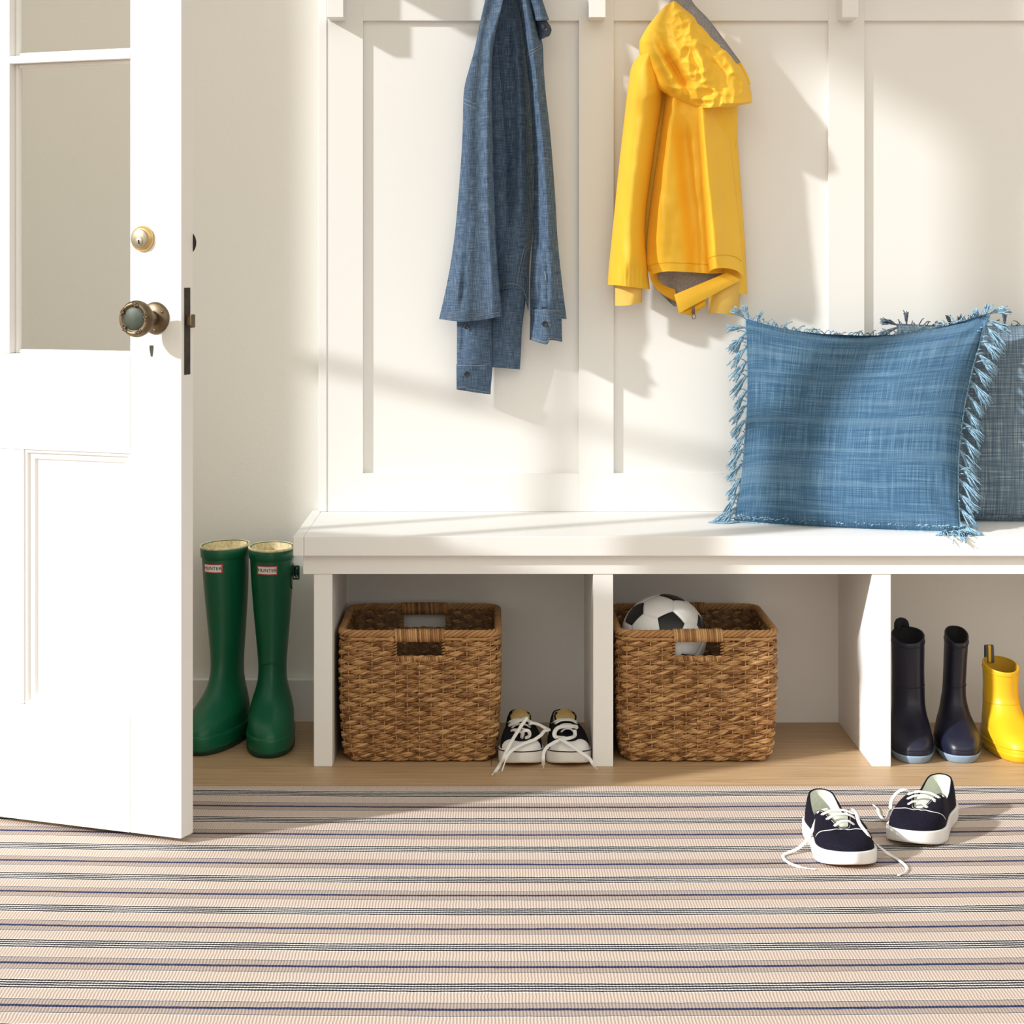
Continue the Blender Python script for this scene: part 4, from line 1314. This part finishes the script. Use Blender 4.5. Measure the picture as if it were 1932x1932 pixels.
# yellow raincoat
rc = thing('raincoat', 'yellow hooded raincoat hanging on the panelled wall', 'coat', (.39, 4.47, .9))
_ = cloth('lining', [(1226, 500), (1232, 530), (1248, 556), (1272, 578)], [(1385, 500), (1380, 520), (1350, 545), (1290, 578)], 4.452, .006, M['greylining'], rc, [([(1268, 505), (1268, 575)], -.012, 10)], rows=30, cols=24)
_ = cloth('back_panel', [(1350, 170), (1352, 300), (1352, 420), (1350, 500), (1352, 552)], [(1386, 170), (1393, 280), (1403, 420), (1408, 500), (1410, 556)], 4.470, .030, M['nylon'], rc, rows=60, cols=20, bot=[(0, 549), (1, 556)])
# back hem visible inside the open bottom
q = [P(1224, 512, 4.425), P(1230, 533, 4.43), P(1243, 549, 4.435), P(1258, 560, 4.44), P(1277, 570, 4.445)]
q2 = [P(1240, 512, 4.445), P(1242, 526, 4.45), P(1252, 536, 4.452), P(1262, 542, 4.452), P(1274, 546, 4.452)]
b = MB(); A, B_ = crom(q, 24), crom(q2, 24); b.grid([A, (A + B_) / 2 + (0, -.002, 0), B_]); b.grid([A + (0, .003, 0), B_ + (0, .003, 0)]); b.grid([A, A + (0, .003, 0)])
b.build('back_hem', M['nylon_in'], rc)
_ = cloth('side_fold', [(1232, 140), (1226, 200), (1215, 330), (1205, 430), (1210, 505)], [(1275, 140), (1270, 200), (1260, 330), (1245, 430), (1240, 512)], 4.474, .014, M['nylon'], rc, rows=50, cols=16)
sl, Fs = cloth('left_sleeve', [(1232, 88), (1212, 98), (1192, 125), (1184, 170), (1177, 230), (1168, 310), (1160, 390), (1153, 460), (1148, 510), (1146, 545)],
               [(1240, 88), (1250, 110), (1252, 150), (1248, 200), (1238, 260), (1228, 330), (1219, 400), (1217, 450), (1221, 500), (1226, 545)], 4.445, .062, M['nylon'], rc,
               [([(1225, 150), (1212, 250), (1198, 400), (1192, 520)], .020, 20), ([(1208, 190), (1240, 170)], .010, 14), ([(1195, 470), (1170, 530)], .003, 12)] + [([(x, 512), (x - 1, 528)], .0035, 2.6) for x in (1166, 1174, 1181, 1189, 1196, 1205, 1212)],
               bot=[(0, 537), (.3, 539), (1, 546)], peak=.42, wr=.004, wscale=(28, 70), seed=2)
_ = cloth('inner_cuff', [(1160, 528), (1160, 577)], [(1212, 528), (1211, 577)], 4.432, .026, M['ribcuff'], rc, [([(1195, 545), (1185, 577)], .006, 6, 's')], rows=24, cols=24, bot=[(0, 577), (.5, 576), (.75, 573), (1, 571)])
bd, Fb = cloth('body', [(1262, 140), (1254, 200), (1244, 270), (1232, 350), (1222, 430), (1219, 480), (1219, 500), (1227, 522)],
               [(1388, 140), (1392, 200), (1388, 280), (1376, 400), (1372, 480), (1374, 500), (1376, 522)], 4.452, .060, M['nylon'], rc,
               [([(1270, 170), (1260, 260), (1250, 360), (1246, 480)], .026, 14), ([(1300, 190), (1296, 250), (1292, 330), (1296, 430), (1302, 520)], -.004, 14),
                ([(1278, 200), (1274, 300), (1262, 420), (1262, 500)], .012, 18), ([(1274, 240), (1283, 318), (1292, 400), (1300, 470), (1303, 540)], -.036, 9, 's'), ([(1296, 240), (1306, 318), (1316, 400), (1322, 540)], .018, 5, 's'),
                ([(1256, 420), (1284, 470)], .005, 9), ([(1250, 350), (1260, 400)], -.004, 8)],
               bot=[(0, 522), (.08, 516), (.25, 512), (.5, 513.5), (.8, 516), (1, 514)], cols=120, wr=.005, wscale=(40, 60), seed=5)
_ = seamline('hem_stitching', Fb, line(.955, .03, .955, .97), rc, M['nylon_in'], .0007, .0006)
sr_, Fr = cloth('right_sleeve', [(1300, 150), (1309, 200), (1316, 280), (1322, 360), (1329, 440), (1333, 490), (1336, 516)],
                [(1368, 150), (1370, 200), (1378, 270), (1388, 360), (1396, 430), (1401, 480), (1405, 523)], 4.440, .062, M['nylon'], rc,
                [([(1322, 200), (1331, 300), (1343, 420), (1350, 500)], .012, 12), ([(1350, 210), (1362, 320), (1376, 440), (1384, 500)], -.008, 14)],
                bot=[(0, 514), (.2, 507), (.5, 506), (.8, 511), (1, 524)], wr=.003, wscale=(28, 80), seed=8, peak=.26)
_ = seamline('hem_stitching', Fr, line(.935, .05, .925, .95), rc, M['nylon_in'], .0007, .0006)
# turned-up facing of the front edge, swinging across the opening
def quad(name, c4, th, mat, n=16, bulge=.006):
    TL, TR, BR, BL = [np.array(c, float) for c in c4]
    rows, uv = [], []
    for i in range(n + 1):
        a = i / n; r_ = []
        for j in range(n + 1):
            c = j / n
            p = (TL * (1 - c) + TR * c) * (1 - a) + (BL * (1 - c) + BR * c) * a
            r_.append(p - np.array((0, bulge * math.sin(math.pi * a) * (.5 + .5 * math.sin(math.pi * c)), 0)))
        rows.append(r_)
    rows = np.array(rows); bkk = rows + (0, th, 0)
    b = MB(); b.grid(np.concatenate([rows, bkk[:, ::-1]], 1), True); b.grid([rows[0], bkk[0]]); b.grid([rows[-1], bkk[-1]])
    return b.build(name, mat, rc)
quad('front_facing', (P(1272, 556, 4.405), P(1372, 514, 4.425), P(1398, 528, 4.425), P(1281, 591, 4.400)), .004, M['nylon'])
quad('zip_end', (P(1281, 590, 4.41), P(1330, 565, 4.42), P(1332, 577, 4.42), P(1306, 596, 4.415)), .004, M['nylon_in'])
b = MB(); b.box(*sorted((P(1305, 0, 4.40)[0], P(1311, 0, 4.40)[0])), 4.397, 4.402, P(0, 592, 4.4)[2], P(0, 578, 4.4)[2], bev=.001)
b.tube(crom([P(1309 + 3.4 * math.cos(a), 597 + 5 * math.sin(a), 4.4) for a in np.linspace(0, 2 * math.pi, 9)[:-1]], 16, closed=True), .0008, 5, closed=True)
b.build('zip_pull', M['brass'], rc)
_ = cloth('inner_cuff', [(1336, 530), (1337, 592)], [(1397, 530), (1394, 597)], 4.450, .020, M['ribcuff'], rc, [([(1352, 560), (1348, 592)], .006, 6, 's')], rows=24, cols=24, bot=[(0, 592), (.15, 590), (.3, 591), (1, 596)])
_ = cloth('hood_lining', [(1270, -70), (1272, -30), (1262, 10), (1262, 60), (1290, 120)], [(1290, -70), (1298, -30), (1308, 5), (1340, 40), (1398, 118)], 4.41, .030, M['greylining'], rc, [([(1300, -40), (1300, 30)], -.008, 8)], rows=40, cols=24)
hd, Fh = cloth('hood', [(1269, 2), (1258, 8), (1246, 20), (1224, 47), (1209, 72), (1206, 84), (1207, 102), (1217, 122), (1226, 140), (1236, 163), (1246, 171), (1256, 177), (1266, 184), (1292, 195), (1312, 203)],
               [(1275, 2), (1284, 8), (1300, 19), (1325, 40), (1347, 66), (1376, 94), (1398, 124), (1410, 148), (1417, 172), (1418.5, 186), (1417.5, 194), (1400, 198), (1384, 202), (1370, 203)], 4.425, .075, M['nylon_hood'], rc,
               [([(1247, 85), (1262, 110), (1275, 130), (1300, 172)], -.030, 10), ([(1232, 80), (1246, 105), (1262, 140), (1290, 180)], .012, 14), ([(1272, 80), (1284, 100), (1296, 120), (1312, 168)], .012, 11),
                ([(1318, 90), (1325, 120), (1330, 150)], .014, 9), ([(1330, 100), (1352, 130), (1360, 165)], -.016, 12), ([(1300, 60), (1312, 80)], .010, 8), ([(1290, 50), (1278, 62)], -.008, 9), ([(1370, 110), (1392, 140), (1404, 165)], .010, 10),
                ([(1340, 165), (1320, 190)], -.008, 8)],
               wr=.002, wscale=(40, 30), seed=12, rows=150, cols=110, power=.55, ridged=(.0075, 1235, 1290))
b = MB(); 
edge_pts = [Fh[i, -1] for i in range(8, 118, 1)]
b.tube(crom(edge_pts, 80) - np.array((0, .003, 0)), .0032, 6); b.build('hood_edge', M['nylon'], rc)

# denim shirt
ds = thing('denim_shirt', 'blue denim work shirt hanging left of the yellow raincoat', 'shirt', (.03, 4.47, .9))
CH = M['chambray']
_ = cloth('back_tail', [(915, -60), (925, 60), (945, 200), (958, 400), (950, 520), (930, 580), (912, 620), (906, 660), (897, 692)], [(985, -60), (992, 60), (1000, 200), (1002, 400), (996, 520), (990, 580), (985, 620), (983, 660), (981, 697)], 4.472, .020, CH, ds,
          [([(958, 560), (962, 640), (968, 690)], .006, 12), ([(915, 610), (912, 690)], -.004, 6)], bot=[(0, 689), (.4, 693), (1, 697)])
sx, Fx = cloth('left_sleeve', [(861, 560), (862, 610), (862, 680), (862, 735)], [(926, 560), (928, 620), (930, 680), (925, 744)], 4.455, .030, CH, ds,
               [([(876, 600), (872, 680)], -.008, 5), ([(893, 600), (889, 640), (890, 690)], .008, 6, 's')], bot=[(0, 735), (.3, 738), (.6, 741), (1, 744)], rows=60)
cx, Fc = cloth('left_cuff', [(861, 681), (861.5, 735)], [(928, 687), (925.5, 744)], 4.452, .036, CH, ds, [([(889, 685), (890, 715), (884, 740)], -.006, 5, 's')], bot=[(0, 735), (.25, 733), (.32, 737), (1, 744)], rows=40)
_ = seamline('cuff_stitching', Fc, line(.05, .03, .05, .97), ds, M['thread'])
_ = seamline('cuff_stitching', Fc, line(.92, .03, .94, .97), ds, M['thread'])
disc('cuff_button', P(881, 706, 4.408), .0062, M['button'], ds)
disc('sleeve_button', P(880, 617, 4.418), .0050, M['button'], ds)
md, Fm = cloth('back_panel', [(934, -60), (928, 30), (920, 110), (918, 250), (924, 420), (932, 500), (940, 560)], [(985, -60), (990, 40), (997, 140), (1004, 240), (1008, 330), (1006, 420), (1003, 460), (999, 500), (997, 590)], 4.474, .022, CH, ds,
               [([(952, 20), (950, 150), (954, 300), (956, 420)], -.012, 9), ([(975, 60), (982, 200), (984, 400)], .022, 11), ([(972, 300), (975, 450), (968, 540)], .008, 16)],
               bot=[(0, 552), (.25, 546), (.5, 545), (.72, 548), (.86, 560), (1, 588)], wr=.003, wscale=(22, 90), seed=3)
_ = seamline('side_seam', Fm, [(.80, .97), (.86, .82), (.93, .72), (.985, .63)], ds, M['thread'])
_ = seamline('side_seam', Fm, [(.80, .99), (.86, .87), (.93, .78), (.985, .69)], ds, M['orthread'])
_ = seamline('hem_stitching', Fm, line(.985, .1, .985, .98), ds, M['thread'])
fl_, Ff = cloth('left_front', [(925, -60), (915, 0), (905, 45), (896, 90), (885, 130), (877, 160), (874, 190), (873, 240), (870, 300), (863, 390), (857, 450), (848, 510), (838, 560), (828, 603)],
                [(957, -60), (950, 0), (938, 50), (930, 100), (929, 180), (931, 280), (934, 380), (937, 460), (943, 540), (949, 604)], 4.455, .085, CH, ds,
                [([(912, 40), (901, 130), (897, 200), (886, 290), (874, 390)], .016, 5, 's'), ([(922, 60), (918, 200), (918, 330), (922, 450), (930, 580)], .020, 9), ([(893, 300), (888, 420), (880, 520), (872, 590)], -.020, 11),
                 ([(900, 420), (898, 510), (900, 590)], .008, 14), ([(905, 30), (902, 100), (905, 200)], -.006, 8)],
                bot=[(0, 602), (.25, 606), (.4, 607), (.7, 603), (1, 596)], wr=.004, wscale=(24, 100), seed=1, peak=.965, power=.75, cols=110)
_ = seamline('hem_stitching', Ff, line(.988, .02, .988, .97), ds, M['orthread'])
for o_ in (0, .012): seamline('shoulder_seam', Ff, line(.372 + o_, .02, .385 + o_, .46), ds, M['thread'])
rs, Frs = cloth('right_sleeve', [(966, -60), (975, 0), (984, 40), (990, 90), (998, 160), (1004, 240), (1008, 330), (1006, 420), (1003, 480), (1000, 540), (1000, 600)],
                [(1000, -60), (1008, 10), (1016, 60), (1024, 84), (1026, 130), (1030, 180), (1037, 240), (1043, 310), (1048, 380), (1052, 450), (1060, 530), (1069, 602)], 4.438, .052, CH, ds,
                [([(1000, 60), (1012, 160), (1024, 260), (1036, 400), (1046, 560)], .012, 10), ([(1010, 430), (1020, 500), (1020, 590)], -.014, 8), ([(1050, 480), (1056, 590)], -.010, 6)],
                bot=[(0, 598), (1, 602)], wr=.003, wscale=(20, 90), seed=6)
for o_ in (0, .008): seamline('shoulder_seam', Frs, line(.245 + o_, .06, .218 + o_, .94), ds, M['thread'])
pk, Fp = cloth('sleeve_placket', [(1020, 448), (1019, 580)], [(1030, 448), (1036, 462), (1038, 580)], 4.395, .010, CH, ds, [], top=[(0, 449), (.5, 446), (1, 456)], rows=30, cols=12)
b = MB(); b.tube([P(1028, 512, 4.382), P(1029, 520, 4.382), P(1030, 530, 4.382)], .0011, 5); b.build('buttonhole', M['thread'], ds)
rcf, Frc = cloth('right_cuff', [(1001, 583), (999, 646)], [(1059, 583), (1061, 648)], 4.430, .050, CH, ds, [([(1018, 585), (1018, 620), (1026, 646)], .007, 4, 's')], bot=[(0, 641), (.5, 650), (.63, 642), (1, 645)], rows=40)
_ = seamline('cuff_stitching', Frc, line(.06, .3, .06, .97), ds, M['thread'])
_ = seamline('cuff_stitching', Frc, line(.93, .03, .93, .97), ds, M['thread'])
disc('cuff_button', P(1028, 611, 4.368), .0066, M['button'], ds)
b = MB(); b.tube([P(1034, 611, 4.370), P(1039, 614, 4.371)], .0013, 5); b.build('buttonhole', M['thread'], ds)
_ = cloth('collar_stand', [(1004, -60), (1006, 20), (1012, 50), (1016, 85)], [(1012, -60), (1030, 30), (1039, 50), (1040, 60), (1030, 80)], 4.432, .030, M['chambray_in'], ds, rows=50, cols=24, bot=[(0, 78), (1, 68)])
cl_, Fcl = cloth('collar', [(988, -60), (996, -10), (1004, 15), (1010, 40)], [(1006, -60), (1022, -5), (1030, 20), (1037, 40)], 4.412, .030, CH, ds, rows=50, cols=24, power=.4, bot=[(0, 39), (1, 38)])
_ = seamline('collar_stitching', Fcl, line(.96, .05, .96, .95), ds, M['thread'])
disc('collar_button', P(1028, 55, 4.395), .0050, M['button'], ds)
